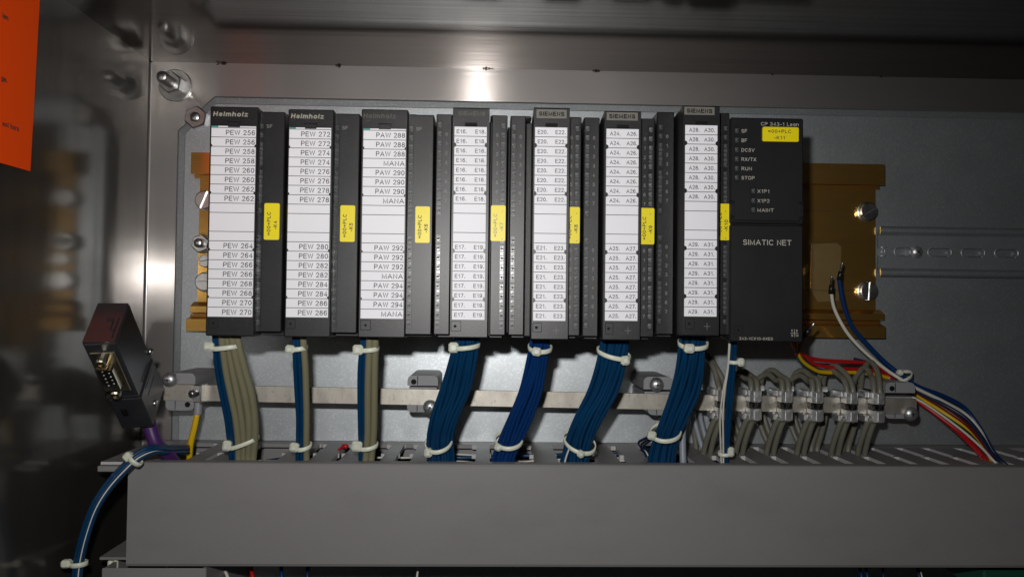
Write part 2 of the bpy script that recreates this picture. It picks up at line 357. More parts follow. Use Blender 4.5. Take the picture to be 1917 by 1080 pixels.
# ------------------------------------------------------------------ mounting plate
x0, zt = -70.8, 101.0
plate = thing('mounting_plate', 'galvanised mounting plate that carries the modules and rails, with cut corner at upper left', 'mounting plate', (x0, 6, ZB))
def ring(o, y):
    return [(x0 + o, y, ZB), (x0 + o, y, zt - 25 - o * .4), (x0 + 25 + o * .4, y, zt - o), (X1 - 20, y, zt - o), (X1 - 20, y, ZB)]
b = MB(); rs = [ring(0, 7), ring(0, 2.6), ring(.5, 1.7), ring(1.4, 1.15), ring(5.7, .55), ring(6.0, .45), ring(6.3, 0)]
b.add(sum(rs, []), [[5 * L + i, 5 * L + i + 1, 5 * L + 6 + i, 5 * L + 5 + i] for L in range(6) for i in range(4)], False)
b.add(rs[-1], [[0, 1, 2, 3, 4]]); b.build('plate', M['galv'], plate)

def stud(u, v, Y, length, label, rw, af, grp='threaded studs in the upper left corner', rr=3.6, nut_h=7):
    p = P(u, v, Y); t = thing('threaded_stud', label, 'stud', p, grp)
    MB().lathe(p, (0, -1, 0), [(rw, 0), (rw, 1.3), (rw - .5, 1.6)], 32, False).build('washer', M['zinc'], t)
    R_ = af / 2 / math.cos(math.pi / 6)
    MB().lathe(p, (0, -1, 0), [(R_, 1.6), (R_, 1.6 + nut_h - .8), (R_ * .9, 1.6 + nut_h)], 6, False, phase=.35).build('nut', M['zinc'], t)
    prof = []; h = 0
    while h < length - 1:
        prof += [(rr, h), (rr - .35, h + .6)]; h += 1.2
    prof += [(rr - .5, length - .4), (rr - .9, length)]
    MB().lathe(p, (0, -1, 0), prof, 16, True).build('rod', M['zinc'], t)
stud(329, 161.5, YB, 24, 'long bare threaded stud with nut and wide washer in the top left corner', 11.7, 13.5, rr=3.9, nut_h=8.5)
stud(374, 225, 3.2, 9.5, 'short stud and big nut clamping the cut corner of the mounting plate', 8.3, 14)

# ------------------------------------------------------------------ gold profile rail
xl, xr = -55.5, 426.3
zc = -2.9
rail = thing('profile_rail', 'long yellow chromated profile rail behind the row of black modules', 'mounting rail', (xl, 0, zc - 61))
gx0, gx1 = P(372, 450, -3).x, P(1639, 450, -3).x
b = MB(); b.prism([(-.3, zc - 48), (-.3, zc + 47), (-3, zc + 47), (-3, zc - 48)], gx0, gx1, 'x'); b.build('web', M['gold'], rail)
ztl = P(360, 325, -12).z; b = MB()
b.prism([(-3.1, zc + 44.5), (-3.1, zc + 59), (-6, zc + 61), (-12, zc + 61), (-12, ztl), (-10.5, ztl), (-10.5, zc + 57.5), (-5, zc + 57.5), (-5, zc + 44.5)], xl, xr, 'x'); b.build('top_lip', M['gold'], rail)
b = MB(); za, zb_, zd, ze = P(360, 573, -9).z, P(360, 584, -9).z, P(356, 597, -12).z, zc - 61
b.prism([(-3.1, za + 3), (-9, za), (-9, zb_), (-3.1, zb_ - 1)], P(356, 580, -9).x, P(1656, 595, -9).x, 'x'); b.build('hook_ridge', M['gold'], rail)
b = MB(); b.prism([(-1, zb_ - 1.2), (-4.5, zb_ - 1.2), (-5, zd + 1.5), (-12, zd), (-12, ze), (-1, ze)], xl - 1, xr + .5, 'x'); b.build('bottom_lip', M['gold'], rail)
b = MB()
for v in (395, 454, 544):
    z = P(1560, v, -3).z; b.box(gx0 + .2, gx1 - .2, -3.12, -2.9, z - .25, z + .25)
b.build('scored_line', mat('scored_line', (.12, .08, .03), .5, .6), rail)

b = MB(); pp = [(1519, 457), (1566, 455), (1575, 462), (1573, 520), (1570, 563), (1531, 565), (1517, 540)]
b.prism([(P(u, v, -3.05).x, P(u, v, -3.05).z) for u, v in pp], -3.09, -2.95, 'y'); b.build('reflection_patch', M['gold_pale'], rail)  # thin pale sheet, a label's reflection painted onto the web

def slot_screw(u, v, Y, label, r=6.3, ang=.5, dome=False, phil=False, grp='slotted rail screws', h=3.2, washer=True):
    p = P(u, v, Y); t = thing('screw', label, 'screw', p, grp); a = Vector((0, -1, 0))
    e1 = Vector((math.cos(ang), 0, math.sin(ang))); e2 = Vector((-math.sin(ang), 0, math.cos(ang)))
    if dome:
        prof = [(r * math.cos(k / 6 * 1.35), h * math.sin(k / 6 * 1.35) * 1.02) for k in range(7)]
        MB().lathe(p, a, [(r * .96, -.6), (r, -.2)] + prof, 28).build('head', M['dome'], t)
        b = MB()
        for d, n in ((e1, e2), (e2, e1)):
            L_ = r * .95 if d is e1 else r * .45
            top = h * 1.0
            X = Matrix(((d.x, 0, n.x), (d.y, -1, n.y), (d.z, 0, n.z)))
            for sg in (-1, 1):
                for k in range(4):
                    f0, f1 = k / 4 * L_, (k + 1) / 4 * L_
                    zt0 = h * math.sqrt(max(0, 1 - (f0 / r) ** 2)) + .06; zt1 = h * math.sqrt(max(0, 1 - (f1 / r) ** 2)) + .06
                    w_ = r * .085
                    b.add([p + d * (sg * f) + a * z_ + n * s_ for f, z_ in ((f0, zt0), (f1, zt1)) for s_ in (-w_, w_)], [[0, 1, 3, 2]])
        b.build('cross_slot', M['groove'], t)
    else:
        if washer: MB().lathe(p + Vector((1.2, 0, -.6)) * 0, a, [(r * 1.12, -.2), (r * 1.12, .9), (r * 1.05, 1.1)], 28, False).build('washer', M['zinc'], t)
        b = MB()
        for sg in (-1, 1):                                   # two half heads leave a real slot
            n = 15; vs = []; w_ = r * .12
            for hh, rr in ((.9, r), (h + .9, r), (h + 1.3, r * .9)):
                for k in range(n):
                    th = -math.pi / 2 + math.pi * k / (n - 1)
                    c, s_ = math.cos(th) * rr, math.sin(th) * rr
                    vs.append(p + a * hh + e2 * (sg * max(w_, c)) + e1 * s_)
            fs = [[j * n + k, j * n + k + 1, (j + 1) * n + k + 1, (j + 1) * n + k] for j in range(2) for k in range(n - 1)]
            fs += [[j * n, j * n + n - 1, (j + 1) * n + n - 1, (j + 1) * n] for j in range(2)]
            fs += [[2 * n + k for k in range(n)], [k for k in range(n)]]
            b.add(vs, fs, False)
        b.lathe(p, a, [(r * .98, .9), (r * .98, 1 + h * .4)], 28, False)
        b.build('head', M['zinc'], t)
    return t
slot_screw(1622, 397, -3.2, 'upper slotted screw at the right end of the gold rail', ang=.55)
slot_screw(1622, 545, -3.2, 'lower slotted screw at the right end of the gold rail', ang=1.5)
slot_screw(386, 376, -3.2, 'upper slotted screw at the left end of the gold rail', ang=1.2)
slot_screw(386, 528, -3.2, 'lower slotted screw at the left end of the gold rail', ang=0.1)
slot_screw(388, 489, -3.2, 'small screw on the left rail end between the stud and the lower slotted screw', r=4.4, ang=.2, washer=False)
stud(381, 457, -3.2, 11, 'stud with nut on the left end of the gold rail, partly behind the first module', 6.5, 11, 'studs on the left end of the gold rail', rr=3.2, nut_h=5)

# ------------------------------------------------------------------ DIN rail at the right
a0 = P(1640, 441, -.5); dz = [P(1660, v, -7.5).z for v in (423.5, 441)] + [P(1660, v, -7.5).z for v in (502, 517)]
zc2 = (dz[0] + dz[3]) / 2
din = thing('mounting_rail', 'short dull steel hat rail with a row of slots, right of the modules', 'hat rail', (a0.x, 0, zc2))
xs0, xs1 = a0.x, X1 - 30
ys = -2.2
slots = []; sx = P(1592, 472, ys).x
hz = 2.9; half = 8.6
for k in range(8):
    c = P(1640 - 7.5, 472, ys).x + k * 24.3
    slots.append((c - half, c + half))
# web with real slots, cut as strips
b = MB(); zlo, zhi = zc2 - 12.5, zc2 + 12.5
def webcol(xa, xb, za_, zb2):
    b.box(xa, xb, ys - 1, ys, za_, zb2)
webcol(xs0, xs1, zc2 + hz, zhi); webcol(xs0, xs1, zlo, zc2 - hz)
prev = xs0
for a_, b2 in slots:
    if a_ > prev: webcol(prev, a_, zc2 - hz, zc2 + hz)
    prev = max(prev, b2)
    for sg, cx in ((-1, a_ + hz), (1, b2 - hz)):             # rounded ends
        if cx < xs0 + 3: continue
        for top in (-1, 1):
            vs = [(cx + sg * hz, ys - 1, zc2 + top * hz)] + [(cx + sg * hz * math.sin(t_ * math.pi / 10), ys - 1, zc2 + top * hz * math.cos(t_ * math.pi / 10)) for t_ in range(6)]
            vs2 = [(x, ys, z) for x, y, z in vs]
            b.add(vs + vs2, [list(range(7))] + [[i, i + 1, 8 + i, 7 + i] for i in range(1, 6)])
webcol(prev, xs1, zc2 - hz, zc2 + hz)
b.build('web', M['galv'], din)
for nm, sg in (('upper_flange', 1), ('lower_flange', -1)):
    b = MB(); o = 12.5; c = zc2 + sg * (o + 2.5)
    pr = [(ys, zc2 + sg * (o - .6)), (ys - 1, zc2 + sg * (o - 1)), (-5.4, zc2 + sg * (o - .5))] + [(-5.6 - 1.9 * math.sin(math.radians(a)), c - sg * 2.9 * math.cos(math.radians(a))) for a in range(10, 171, 16)] + [(-5.0, c + sg * 2.7), (-4.6, c + sg * 2.0), (ys, zc2 + sg * (o + .6))]
    n = len(pr); b.add([(x, y, z) for x in (xs0, xs1) for y, z in pr], [[k, (k + 1) % n, n + (k + 1) % n, n + k] for k in range(n)], True)
    b.add([(xs0 - .01, y, z) for y, z in pr], [list(range(n))])
    b.build(nm, M['galv'], din)
for a_, b2 in slots:
    if a_ < xs0: a_ = xs0 + hz
    ce, cf = a_ + hz, b2 - hz; pth = []
    for cx, t0 in ((cf, -90), (ce, 90)):
        pth += [(cx + (hz + .1) * math.cos(math.radians(t0 + k * 20)), ys - 1.0, zc2 + (hz + .1) * math.sin(math.radians(t0 + k * 20))) for k in range(10)]
    pth.append(pth[0]); MB().tube(pth, .38, 6).build('slot_rim', M['galv'], din)
for a_, b2 in slots[1:]:
    b = MB(); 
    b.box(b2 - .5, b2 + .4, ys - 1.35, ys - .9, zc2 - 1.8, zc2 + 1.8, .2); b.build('slot_burr', M['zinc'], din)
slot_screw(1715, 472, ys - 1, 'domed cross-head screw fixing the hat rail at its left end', r=4.6, dome=True, grp='dome screws', h=3.4, ang=.8)

# ------------------------------------------------------------------ the modules
def rect(uT0, uT1, vT, uB0, uB1, vB, Y):
    a, b_, c, d = P(uT0, vT, Y), P(uT1, vT, Y), P(uB0, vB, Y), P(uB1, vB, Y)
    return (a.x + c.x) / 2, (b_.x + d.x) / 2, (c.z + d.z) / 2, (a.z + b_.z) / 2      # x0 x1 z0 z1
led_me = MB(); led_me.box(-.95, .95, -.45, 0, -1.25, 1.25, .3); led_me.lathe((0, -.4, .1), (0, -1, 0), [(.75, 0), (.6, .3), (.2, .42)], 10)
LED = led_me.mesh('led_window', M['led'], (0, 0, 0))
LED2 = led_me.mesh('led_window', M['led_dim'], (0, 0, 0))
GAP = MB().box(-.95, .95, -.2, 0, -.95, .95, .2).mesh('led_spacer', M['led_dim'], (0, 0, 0))
def clip_mesh(r):
    b = MB(); vs = [(r * math.sin(t * math.pi / 8), 0, r * math.cos(t * math.pi / 8)) for t in range(9)]
    return b.add([(x, -.35, z) for x, y, z in vs] + [(x, .1, z) for x, y, z in vs], [list(range(9)), list(range(9, 18))[::-1]] + [[i, i + 1, 10 + i, 9 + i] for i in range(8)])
CLIP = {}
for r in (.8, 1.25): CLIP[r] = clip_mesh(r).mesh('strip_clip', M['black'], (0, 0, 0))

def led_column(t, x, Y, Z, half_gap, lens=LED):
    """Z(row) gives the height of label row number row (0 at the top of the strip)"""
    f = MB()
    for a, b_ in ((-.85, .02), (.12, 4.08), (4.18, 8.1), (8.2, 9.1), (11.12, 12.02), (12.12, 16.05), (16.15, 20.05), (20.15, 20.98)):
        f.box(x - 1.35, x + 1.35, Y - .12, Y + .2, Z(b_), Z(a), .1)
    f.build('led_frame', M['groove'], t)
    for r in [-.42] + [k + .55 for k in range(8)] + [8.65, 11.57] + [12.55 + k for k in range(8)] + [20.57]:
        inst(lens, 'led_window', t, (x, Y - .1, Z(r)))
        if int(r) not in (-1, 0, 8, 11, 20) and r > 0 and r not in (3.55 + .5, 7.55, 15.55, 19.55):
            if int(r) not in (3, 7, 15, 19): inst(GAP, 'led_spacer', t, (x, Y - .1, Z(r + .5)))

def strip(t, x0, x1, z0, z1, Y, rows, cap, cols, clip_r, header=0.0):
    """white marking card with print, 20 rows high; cols: list of (start fraction, width fraction) or None for right-aligned text"""
    H = z1 - z0; Z = lambda r: z1 - header - (H - header) * r / 20
    c = MB().box(x0, x1, Y - .3, Y + .2, z0, z1, .08).build('label_strip', M['paper'], t)
    ink = MB(); y = Y - .34
    lines = ([0] if header else []) + [k for k in range(1, 20) if k != 10]
    for k in lines:
        z = Z(k); ink.add([(x0 + .02, y, z - .16), (x1 - .02, y, z - .16), (x1 - .02, y, z + .16), (x0 + .02, y, z + .16)], [[0, 1, 2, 3]])
    for k, s in rows.items():
        base = Z(k + .5) - cap * .5
        if cols is None: text(ink, s, (x1 - .5, y, base), cap, {True: 15.4, False: 11.2}[' ' in s], 'r')
        else:
            for (fa, fw), word in zip(cols, s.split()):
                text(ink, word, (x0 + fa * (x1 - x0), y, base), cap, fw * (x1 - x0), 'l')
    ink.build('printing', M['ink'], c)
    if header:
        MB().box(x0 + .1, x0 + .1 + (x1 - x0) * .15, Y - .36, Y - .2, z1 - .75, z1 - .03).build('teal_mark', M['teal'], c)
    for k in (2, 7, 13, 18):
        inst(CLIP[clip_r], 'strip_clip', t, (x0 - .12, Y - .1, Z(k - .1)))
        o = inst(CLIP[clip_r], 'strip_clip', t, (x1 + .12, Y - .1, Z(k - .1))); o.rotation_euler = (0, math.pi, 0)
    return Z

def marker(t, x0, x1, z0, z1, Y, l1, l2, vertical=True, faded=False):
    m = MB(); r = .8; pts = []
    for cx, cz, a0_ in ((x1 - r, z1 - r, 0), (x0 + r, z1 - r, 90), (x0 + r, z0 + r, 180), (x1 - r, z0 + r, 270)):
        pts += [(cx + r * math.cos(math.radians(a0_ + 30 * k)), cz + r * math.sin(math.radians(a0_ + 30 * k))) for k in range(4)]
    m.prism(pts, Y - .9, Y, 'y'); mk = m.build('yellow_marker', M['yellow'], t)
    ink = MB(); y = Y - .94; W, H = x1 - x0, z1 - z0
    if vertical:
        for s, fx, wd, cz in ((l1, .43, 12.6, .44), (l2, .86, {3: 4.6, 4: 6.4}[len(l2)], .40)):
            text(ink, s, (x0 + W * fx, y, z0 + H * cz), 2.0, wd, 'c', right=(0, 0, 1), up=(-1, 0, 0), weight=.17)
    else:
        text(ink, l1, (x0 + W * .47, y, z0 + H * .58), 1.9, 12.8, 'c', weight=.17); text(ink, l2, (x0 + W * .47, y, z0 + H * .14), 1.9, 6.1, 'c', weight=.17)
    ink.build('printing', M['worn_brand'] if faded else M['ink'], mk)

def test_point(t, x0, x1, z0, z1, Y, hx, hz, hr=.7):
    f = MB(); e = .22
    f.box(x0, x1, Y - .15, Y + .1, z1 - e, z1); f.box(x0, x1, Y - .15, Y + .1, z0, z0 + e); f.box(x0, x0 + e, Y - .16, Y + .1, z0, z1); f.box(x1 - e, x1, Y - .16, Y + .1, z0, z1)
    f.build('test_socket_edge', M['hole'], t)
    MB().lathe((hx, Y + .05, hz), (0, -1, 0), [(hr, 0), (hr, .12)], 12, False).build('test_hole', M['hole'], t)

YF = -128.0
def helmholz(n, label, cover, panel, lab, lab_head, brand, sf, mk, rows, bump, tp, worn=False):
    x0, x1, z0, z1 = rect(*cover, YF); px0, px1, pz0, pz1 = rect(*panel, YF + 4)
    t = thing('io_module', label, 'module', ((x0 + px1) / 2, 0, z0), 'black input and output modules in the row')
    MB().box(x0 + .3, px1 - .1, -108, -13, z0 + 1, z1 - 1.4, .6).build('housing', M['body'], t)
    MB().box(px0 - .5, px1 - .1, YF + 4, -107, pz0, pz1, .5).build('led_panel', M['black'], t)
    b = MB(); b.box(x0, x1, YF, -107.5, z0, z1, .55); b.build('front_cover', M['black'], t)
    b = MB(); b.box(x1 + .3, x1 + 4, YF + 7, -106, pz1 - 1, z1 - .6, .3); b.build('cover_lug', M['black'], t)
    b = MB(); b.box(px1 - 8.6, px1 - .8, -116, -100, pz1 - .5, z1 - .2, .8); b.build('top_latch', M['black'], t)
    b = MB(); b.box(px0 + 1, px1 - .4, -117, -100, z0 + .3, pz0 - .1, .3); b.build('bottom_latch', M['black_flat'], t)
    lx0, lx1, lz0, lz1 = rect(*lab, YF)
    Z = strip(t, lx0, lx1, lz0, lz1, YF, rows, 2.7, None, .8, header=1.0)
    bx0, bx1, bz0, bz1 = rect(bump[0], bump[1], bump[2], bump[0], bump[1], bump[3], YF)
    MB().box(bx0, bx1, YF - .45, YF + .3, bz0 - .6, bz1, .2).build('strip_tab', M['black'], t)
    b = MB(); b.box(bx0 - .3, bx1 + .3, YF - .12, YF + .2, bz1, bz1 + .35); b.build('tab_shadow_gap', M['hole'], t)
    ln = MB(); p = P(brand[0], brand[2], YF)
    text(ln, 'Helmholz', (P(brand[0], 217, YF).x, YF - .06, P(0.5 * (brand[0] + brand[1]), brand[2], YF).z), 2.6, (P(brand[1], 217, YF).x - P(brand[0], 217, YF).x), 'l', weight=.23, shear=.12)
    ln.build('brand_print', M['faded_print'] if worn else M['worn_brand'], t)
    cx = px0 + 1.55; led_column(t, cx, YF + 4, Z, 0, LED2 if n != 6 else LED)
    ln = MB(); text(ln, 'SF', (cx + 2.6, YF + 3.94, Z(-.45) - 1), 1.9, 3.0); ln.build('panel_print', M['dim_print'], t)
    marker(t, *rect(*mk, YF + 4), YF + 4, '=00+PLC', '-K%d' % n)
    sx0, sx1, sz0, sz1 = rect(tp[0], tp[1], tp[2], tp[0], tp[1], tp[3], YF)
    test_point(t, sx0, sx1, sz0, sz1, YF, (sx0 + sx1) / 2, (sz0 + sz1) / 2)
    return t
def pw(pre, a): return {k if k < 8 else k + 4: s for k, s in enumerate([pre % q for q in a])}
pew = lambda first: pw('PEW %d', [first + 2 * (k // 2) for k in range(16)])
paw = {}
for g in range(4):
    for k in range(4): paw[(g * 4 + k) if g < 2 else (g * 4 + k + 4)] = 'MANA' if k == 3 else 'PAW %d' % (288 + 2 * g)
helmholz(4, 'first black module from the left, its white strip running from PEW 256 to PEW 270', (393, 483, 200, 385, 477, 629), (485, 533.5, 209.5, 477.5, 528, 621.5),
         (395.5, 479, 236.5, 389.3, 473.5, 593), 4, (399, 464, 218.5), (0, 0), (495, 524, 381, 495.6, 523.7, 449.3), pew(256), (427, 450, 229, 237), (389.7, 408.5, 596, 614))
helmholz(5, 'second black module from the left, its white strip running from PEW 272 to PEW 286', (539.4, 626, 205, 531.7, 618, 631), (627.5, 674, 213, 619, 668.5, 623.5),
         (541.7, 621, 239.5, 535.6, 613.5, 594), 4, (544.7, 606, 222.5), (0, 0), (637.3, 665, 385, 637.5, 665, 453), pew(272), (571, 593, 232, 240), (534.5, 553, 597, 615))
helmholz(6, 'third black module from the left, its white strip with PAW 288 and MANA rows', (676.7, 764.5, 205, 670, 758, 632), (765.8, 813, 215, 759, 807.5, 626.5),
         (680.4, 760.4, 241.5, 675, 755, 596.5), 4, (680, 741, 222), (0, 0), (777.8, 805, 387, 777.5, 805, 455), paw, (709, 732, 233, 241), (674.5, 694, 599, 618), worn=True)

def siemens(n, label, left, door, lab, right, mk, words, cols, p, name_plate, plate_uv, tp, lens=LED, plus=True):
    lx0, lx1, lz0, lz1 = rect(*left, YF + 3); rx0, rx1, rz0, rz1 = rect(*right, YF + 3)
    rx0 = rx1 - (lx1 - lx0)
    x0, x1, z0, z1 = rect(*door, YF - p)
    t = thing('io_module', label, 'module', ((lx0 + rx1) / 2, 0, z0), 'black input and output modules in the row')
    MB().box(lx0 - 1.0, rx1 + .2, -104, -13, lz0 + .6, lz1 - 1.4, .3).build('rear_filler', M['body'], t)  # wider box added to stop light leaking between neighbouring modules
    MB().box(lx0 + .2, rx1 - .1, -112, -13.3, lz0 - 1.2, lz1 - .6, .6).build('housing', M['body'], t)
    MB().box(lx0, lx1, YF + 3, -111, lz0, lz1, .5).build('led_panel', M['black'], t)
    MB().box(rx0, rx1, YF + 3, -111, lz0, lz1, .5).build('led_panel', M['black'], t)
    b = MB(); b.prism([(-113, z0 + .3), (YF - p + .6, z0), (YF - p, z0 + .6), (YF - p, z1 - .8), (YF - p + .8, z1), (-119, z1 - 1.5), (-113, z1 - 4)], x0, x1, 'x'); b.build('front_door', M['black'], t)
    for nm, xa, xb in (('top_latch', lx0 + 4, x0 - .3), ('top_latch', x1 + .3, rx1 - .5)):
        MB().box(xa, xb, -119, -100, lz1 - .6, lz1 + 1.5, .7).build(nm, M['black'], t)
    for xa, xb in ((lx0 + 1.8, lx1 + .4), (rx0, rx1 - 1.5)):
        MB().box(xa, xb, -119, -105, lz0 - 1.6, lz0 - .2, .3).build('bottom_latch', M['black_flat'], t)
    ax0, ax1, az0, az1 = rect(*lab, YF - p)
    rows = {k if k < 8 else k + 4: '%s. %s.' % ((words[0], words[1]) if k < 8 else (words[2], words[3])) for k in range(16)}
    Z = strip(t, ax0, ax1, az0, az1, YF - p, rows, 2.15, cols, 1.25)
    w_ = ax1 - ax0
    MB().box(ax0 + w_ * .32, ax0 + w_ * .7, YF - p - .05, YF - p + .3, az1 + .1, az1 + 2.3).build('door_slot', M['hole'], t)
    qx0, qx1, qz0, qz1 = rect(plate_uv[0], plate_uv[1], plate_uv[2], plate_uv[0], plate_uv[1], plate_uv[3], YF - p)
    if name_plate:
        o = MB().box(qx0, qx1, YF - p - .12, YF - p + .2, qz0, qz1, .05).build('name_plate', M['plate_grey'], t); inkm = M['hole']
    else: o = t; inkm = M['faded_print']
    ln = MB(); text(ln, 'SIEMENS', ((qx0 + qx1) / 2, YF - p - (.16 if name_plate else .05), (qz0 + qz1) / 2 - 1.15), 2.3, (qx1 - qx0) * .84, 'c', weight=.22); ln.build('brand_print', inkm, o)
    Zl = lambda r: Z(r)
    led_column(t, lx0 + 2.0, YF + 3, Zl, 0, lens); led_column(t, rx1 - 2.3, YF + 3, Zl, 0, lens)
    ln = MB()
    for base in (0, 12):
        for k in range(8):
            text(ln, str(k), (lx0 + 5.6, YF + 2.94, Z(base + k + .55) - .95), 1.9, 1.2, 'c'); text(ln, str(k), (rx1 - 5.5, YF + 2.94, Z(base + k + .55) - .95), 1.9, 1.2, 'c')
    ln.build('panel_print', M['dim_print'], t)
    mx0, mx1, mz0, mz1 = rect(*mk, YF + 3)
    marker(t, mx1 - 7.9, mx1, mz0, mz1, YF + 3, '=00+PLC', '-K%d' % n, faded=(n == 7))
    sx0, sx1, sz0, sz1 = rect(tp[0], tp[1], tp[2], tp[0], tp[1], tp[3], YF - p)
    test_point(t, sx0, sx1, sz0, sz1, YF - p, sx0 + (sx1 - sx0) * .42, (sz0 + sz1) / 2, .8)
    if plus:
        ln = MB(); cx, cz = x0 + (x1 - x0) * .68, (z0 + az0) / 2; y = YF - p - .05
        ln.add([(cx - 1.8, y, cz - .09), (cx + 1.8, y, cz - .09), (cx + 1.8, y, cz + .09), (cx - 1.8, y, cz + .09)], [[0, 1, 2, 3]])
        ln.add([(cx - .09, y - .01, cz - 1.9), (cx + .09, y - .01, cz - 1.9), (cx + .09, y - .01, cz + 1.9), (cx - .09, y - .01, cz + 1.9)], [[0, 1, 2, 3]])
        ln.build('plus_mark', M['dim_print'], t)
    return t
siemens(7, 'fourth black module from the left, its white strip with E16 and E18 rows', (816.7, 846, 214, 811.7, 841.5, 626.5), (847.8, 917.8, 201.5, 842.5, 910.5, 632.5), (851.5, 912, 238, 845.4, 906.8, 598.5),
        (921, 950, 217, 916, 946, 627), (920, 946.7, 385, 918.5, 945.7, 451.8), ('E16', 'E18', 'E17', 'E19'), ((.07, .32), (.645, .32)), 3, False, (853, 913, 205, 221), (844, 863, 601, 620), plus=False)
siemens(8, 'fifth black module from the left, its white strip with E20 and E22 rows', (955, 984, 217, 952, 981, 627.5), (999, 1066, 201.5, 995.5, 1063.6, 636), (1001.5, 1062.5, 239, 998, 1058, 600.5),
        (1061, 1088, 222, 1058, 1086, 628), (1060, 1085, 388, 1060, 1085, 456), ('E20', 'E22', 'E21', 'E23'), ((.085, .312), (.634, .318)), 8, True, (1004.4, 1061, 205.5, 222), (997, 1014, 604, 622))
siemens(9, 'sixth black module from the left, its white strip with A24 and A26 rows', (1091.5, 1122, 220, 1091.5, 1120, 630), (1131, 1199, 207.8, 1130, 1199, 637), (1134.4, 1195.6, 242, 1133, 1193.5, 600.5),
        (1196, 1225.6, 224, 1195, 1224, 631), (1200.7, 1224.4, 390, 1200, 1224.2, 457.8), ('A24', 'A26', 'A25', 'A27'), ((.11, .326), (.625, .328)), 7, True, (1135.6, 1194, 210.7, 226), (1133, 1148, 604, 626))
siemens(10, 'seventh black module from the left, its white strip with A28 and A30 rows', (1225.8, 1260, 209.5, 1232, 1262.8, 626), (1275.6, 1343, 198, 1280.6, 1350, 629), (1280, 1340.4, 235, 1283.2, 1344, 592.5),
        (1336, 1364, 215, 1339, 1366.5, 622), (1340, 1365.5, 382, 1340, 1365.6, 450), ('A28', 'A30', 'A29', 'A31'), ((.12, .32), (.588, .332)), 12, True, (1281, 1337.8, 200.7, 215.6), (1282.5, 1300, 596, 616), lens=LED2)

# communication module
x0, x1, z0, z1 = rect(1367.5, 1503, 221, 1366, 1505, 640.5, YF)
t = thing('network_module', 'wide flat-fronted black module without white strip at the right end of the row', 'module', ((x0 + x1) / 2, 0, z0))
zs = P(1436, 420, YF).z
MB().box(x0 + .4, x1 - .4, YF + 3, -13, z0 + .8, z1 - .8, .8).build('housing', M['body'], t)
MB().box(x0, x1, YF, YF + 8, zs + .25, z1, .7).build('upper_front', M['black_flat'], t)
MB().box(x0, x1, YF, YF + 8, z0, zs - .25, .8).build('lower_door', M['black_flat'], t)
MB().box(x0 + 1.4, x1 - 1.6, YF - .3, YF + 1, zs + 1.6, zs + 2.2, .1).build('door_edge', M['hole'], t)
for xa, xb in ((x0 + .1, x0 + 2.4), (x1 - 2.4, x1 - .1)):
    za_, zb2 = P(1436, 405, YF).z, P(1436, 382, YF).z
    MB().box(xa, xb, YF - .25, YF + .5, za_, zb2, .25).build('side_clip', M['black'], t)
    MB().box(xa, xb, YF - .1, YF + .5, zb2 + .2, zb2 + 1.6, .1).build('clip_gap', M['hole'], t)
    MB().box(xa, xb, YF - .1, YF + .5, za_ - 1.6, za_ - .2, .1).build('clip_gap', M['hole'], t)
f = MB(); cx = P(1379, 290, YF).x
f.box(cx - 1.15, cx + 1.15, YF - .1, YF + .3, P(1379, 341, YF).z, P(1379, 237, YF).z, .1); c2 = P(1410, 370, YF).x
f.box(c2 - 1.3, c2 + 1.3, YF - .1, YF + .3, P(1410, 400, YF).z, P(1410, 349, YF).z, .1); f.build('led_frame', M['groove'], t)
ln = MB()
for s, v in (('SF', 245.5), ('BF', 263), ('DC5V', 281), ('RX/TX', 298.3), ('RUN', 315.8), ('STOP', 333)):
    z = P(1379, v, YF).z; inst(LED2, 'led_window', t, (cx, YF - .06, z)); text(ln, s, (P(1388, v, YF).x, YF - .05, z - .95), 1.9, {2: 3.1, 4: 7.2, 5: 8.1, 3: 5.7}[len(s)])
for s, v in (('X1P1', 358), ('X1P2', 376), ('MAINT', 393.3)):
    z = P(1410, v, YF).z; inst(LED2, 'led_window', t, (c2, YF - .06, z)); text(ln, s, (P(1418, v, YF).x, YF - .05, z - .95), 1.9, {4: 6.6, 5: 8.9}[len(s)])
p = P(1424.5, 235.5, YF); text(ln, 'CP 343-1 Lean', (p.x, YF - .05, p.z), 1.9, P(1495, 235, YF).x - p.x)
p = P(1391, 458.5, YF); text(ln, 'SIMATIC NET', (p.x, YF - .05, p.z), 2.95, P(1481.6, 458, YF).x - p.x)
p = P(1383.7, 636, YF); text(ln, '343-1CX10-0XE0', (p.x, YF - .05, p.z), 1.5, P(1446.7, 636, YF).x - p.x)
ln.build('front_print', M['grey_print'], t); ln = MB()
p = P(1487, 623.5, YF)
for w_, h_ in ((2.1, .12), (.12, 2.1)): ln.add([(p.x - w_, YF - .05 - h_ * .01, p.z - h_), (p.x + w_, YF - .05 - h_ * .01, p.z - h_), (p.x + w_, YF - .05 - h_ * .01, p.z + h_), (p.x - w_, YF - .05 - h_ * .01, p.z + h_)], [[0, 1, 2, 3]])
for s, dx, dz_ in (('X', -1.3, .7), ('8', 1.3, .7), ('9', -1.3, -1.9), ('10', 1.35, -1.9)): text(ln, s, (p.x + dx, YF - .05, p.z + dz_), 1.3, {1: .9, 2: 1.7}[len(s)], 'c')
ln.build('corner_print', M['grey_print'], t)
marker(t, *rect(1426.6, 1494, 239, 1426.6, 1494, 266, YF), YF, '=00+PLC', '-K11', vertical=False)
sx0, sx1, sz0, sz1 = rect(1374, 1391, 609, 1374, 1391, 626, YF); test_point(t, sx0, sx1, sz0, sz1, YF, (sx0 + sx1) / 2, (sz0 + sz1) / 2, .8)

